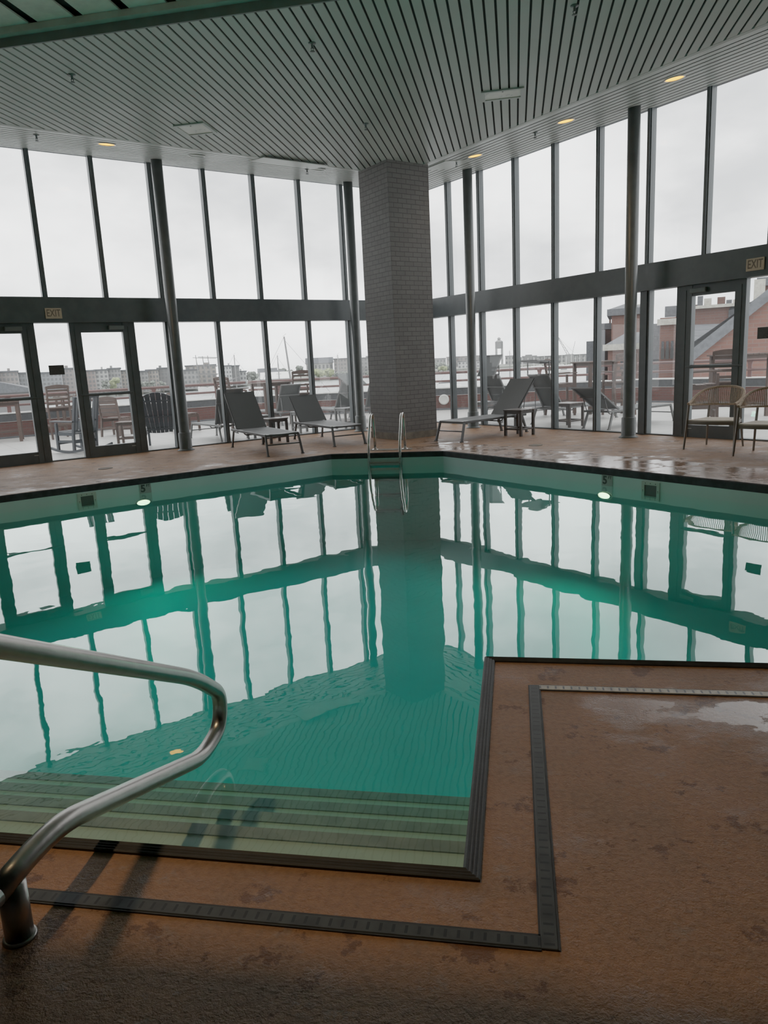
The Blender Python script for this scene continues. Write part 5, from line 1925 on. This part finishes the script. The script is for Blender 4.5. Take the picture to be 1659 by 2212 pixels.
# --- brick quarter on the right
ZS = -6.0
BK, BD = M['brick_red'], M['brick_dark']
block('slate clad end building with stepped outline at the water', 1266, 1284, 737, 66, M['slate'], 0, 0, 10, None, 'warehouse', 'building', zb=ZS)
block('slate clad gabled bay left of the brick tower', 1281, 1306, 713, 62, M['slate'], 0, 0, 8, None, 'warehouse', 'building', zb=ZS)
block('dull brick block left of the brick tower', 1298, 1330, 710, 66, BD, 0, 0, 9, 'flat', 'warehouse', 'building', zb=ZS)
block('brick stair tower with hipped metal roof left of the right column', 1319, 1384, 679, 62, BK, 0, 0, 6, 'hip', 'brick_tower', 'tower', zb=ZS)
cb = block('low brick house with pale cornice below the brick tower', 1312, 1392, 752, 55, BK, 3, 4, 10, None, 'townhouse', 'house', 'pane_dark', zb=ZS, wsz=(0.28, 0.22))
wd = width_of(1312, 1392, 55)
ht = px_h(1352, 752, 55) - ZS
MB().box((0, -0.1, ht + 0.1), (wd + 0.7, 0.6, 0.42)).build('cornice', M['beige'], cb)
mb = MB()
mb.add([(-wd / 2 - 0.2, -0.3, ht + 0.3), (wd / 2 + 0.2, -0.3, ht + 0.3), (wd / 2, 4, ht + 1.15), (-wd / 2 + 1.2, 4, ht + 1.15)], [(0, 1, 2, 3)])
mb.build('roof', M['slate'], cb)
block('beige rooftop plant behind the right column', 1373, 1392, 657, 75, M['beige'], 0, 0, 4, None, 'rooftop_plant', 'roof plant', zb=ZS)
block('slate mansard wall with arched window right of the right column', 1384, 1424, 700, 52, M['slate_tile'], 0, 0, 6, None, 'mansard_house', 'house', zb=ZS)
bf = block('narrow brick front with three tall windows right of the right column', 1422, 1458, 686, 47, BK, 0, 0, 8, None, 'townhouse', 'house', zb=ZS)
wd = width_of(1422, 1458, 47)
ht = px_h(1440, 686, 47) - ZS
MB().box((0, -0.06, ht - 0.25), (wd + 0.3, 0.35, 0.35)).build('cornice', M['beige'], bf)
MB().box((0.15, 0.5, ht + 0.35), (wd - 0.2, 0.2, 0.62)).build('parapet', M['slate'], bf)
z0, z1 = px_h(1440, 775, 47) - ZS, px_h(1440, 737, 47) - ZS
for k in (-1, 0, 1):
    wn = MB().box((k * wd * 0.28 - 0.02, -0.03, (z0 + z1) / 2), (wd * 0.15, 0.14, z1 - z0)).build('window', M['pane_dark'], bf)
    MB().box((k * wd * 0.28 - 0.02, -0.12, z0 + 0.3), (wd * 0.2, 0.12, 0.62)).build('balcony', M['dark'], wn)
for k in (-1, 0, 1):
    MB().box((k * wd * 0.28, -0.03, z0 - 2.3), (wd * 0.16, 0.14, 1.3)).build('window', M['pane_dark'], bf)
block('plain brick side wall beside the narrow brick front', 1455, 1500, 660, 49, BD, 0, 0, 9, None, 'townhouse', 'house', zb=ZS)
lb_ = block('long brick wall with arched window behind the right door', 1490, 1640, 660, 44, BD, 0, 0, 9, None, 'warehouse', 'building', zb=ZS)
ht = px_h(1565, 660, 44) - ZS
wx = width_of(1565, 1578, 44)
zc_ = px_h(1578, 690, 44) - ZS
mb = MB().box((wx, -0.03, zc_), (0.5, 0.16, 0.95))
mb.lathe((wx, 0.05, zc_ + 0.45), [(0.25, -0.08), (0.25, 0.08)], 16, (0, 1, 0))
mb.build('arched_window', M['pane_dark'], lb_)
MB().box((0, -0.05, ht), (width_of(1490, 1640, 44) + 0.2, 0.4, 0.16)).build('coping', M['beige'], lb_)
for k, (a, b, t, mt, lab) in enumerate(((1500, 1512, 640, 'slate', 'dark rooftop stair rail housing behind the long brick wall'), (1514, 1530, 645, 'beige', 'pale rooftop duct box left of the brick chimney'), (1542, 1559, 642, 'brick', 'brick chimney stack on the long brick wall'),
                                        (1561, 1573, 648, 'slate', 'grey rooftop unit right of the brick chimney'), (1575, 1592, 647, 'beige', 'white rooftop air unit at the right of the door glass'), (1618, 1642, 604, 'beige', 'large beige roof unit above the right sidelight'))):
    block(lab, a, b, t, 48 if k < 5 else 50, BD if mt == 'brick' else M[mt], 0, 0, 1.2, None, 'rooftop_unit' if mt != 'brick' else 'brick_chimney', 'roof unit' if mt != 'brick' else 'chimney', zb=px_h(a, 662, 48))
block('tall brick gable end at the upper right of the picture', 1634, 1760, 612, 52, BD, 0, 0, 9, 'flat', 'warehouse', 'building', zb=ZS)
# near brick gable with its slate roof running back
fr = view_frame(1580, 30, ZS)
inv = fr.inverted()
e = thing('gabled_house', 'brick gable end with a slate roof sloping down to the left', 'house')
e.matrix_world = fr
lo, hi = inv @ F(1500, 772, 30), inv @ F(1700, 612, 30)
mb = MB()
mb.add([(lo.x, 0, -1), (hi.x, 0, -1), (hi.x, 0, hi.z), (lo.x, 0, lo.z), (lo.x, 0.4, -1), (hi.x, 0.4, -1), (hi.x, 0.4, hi.z), (lo.x, 0.4, lo.z)], [(0, 1, 2, 3), (7, 6, 5, 4), (0, 3, 7, 4), (1, 5, 6, 2), (2, 6, 7, 3)])
mb.build('gable_wall', BK, e)
sl = V(hi.x - lo.x, 0, hi.z - lo.z)
ri0, ri1 = V(lo.x - 0.5, -0.15, lo.z - 0.15), V(hi.x, -0.15, hi.z + 0.22)
mb = MB().slab([V(lo.x, -0.22, lo.z - 0.1), V(hi.x, -0.22, hi.z - 0.1), V(hi.x, -0.22, hi.z + 0.32), V(lo.x - 0.15, -0.22, lo.z + 0.25)], 0.3)
mb.build('rake_board', M['slate'], e)
dep = 14.0
k1 = inv @ F(1594, 697, 43)
k2 = inv @ F(1484, 702, 43)
k0 = inv @ F(1484, 800, 33)
MB().add([ri0 + V(0, 0, 0.4), ri1, V(k1.x + 2.5, k1.y, k1.z + 1.6), V(k1.x, k1.y, k1.z), V(k2.x, k2.y, k2.z), V(k0.x, k0.y, k0.z)], [(0, 1, 2, 3, 4, 5)]).build('roof', M['slate_tile'], e)

# ------------------------------------------------------------------ render look
scn.view_settings.view_transform = 'Filmic'
scn.view_settings.look = 'Low Contrast'
scn.view_settings.exposure = 0.74
scn.view_settings.use_curve_mapping = True
cmap = scn.view_settings.curve_mapping
for px_, py_ in ((0.12, 0.100), (0.25, 0.230), (0.45, 0.452), (0.70, 0.71)):
    cmap.curves[3].points.new(px_, py_)
cmap.update()
cy = scn.cycles
cy.max_bounces = 8
cy.diffuse_bounces = 5
cy.glossy_bounces = 4
cy.transmission_bounces = 4
cy.transparent_max_bounces = 24
cy.caustics_reflective = False
cy.caustics_refractive = False
cy.sample_clamp_indirect = 6.0
cy.use_denoising = True
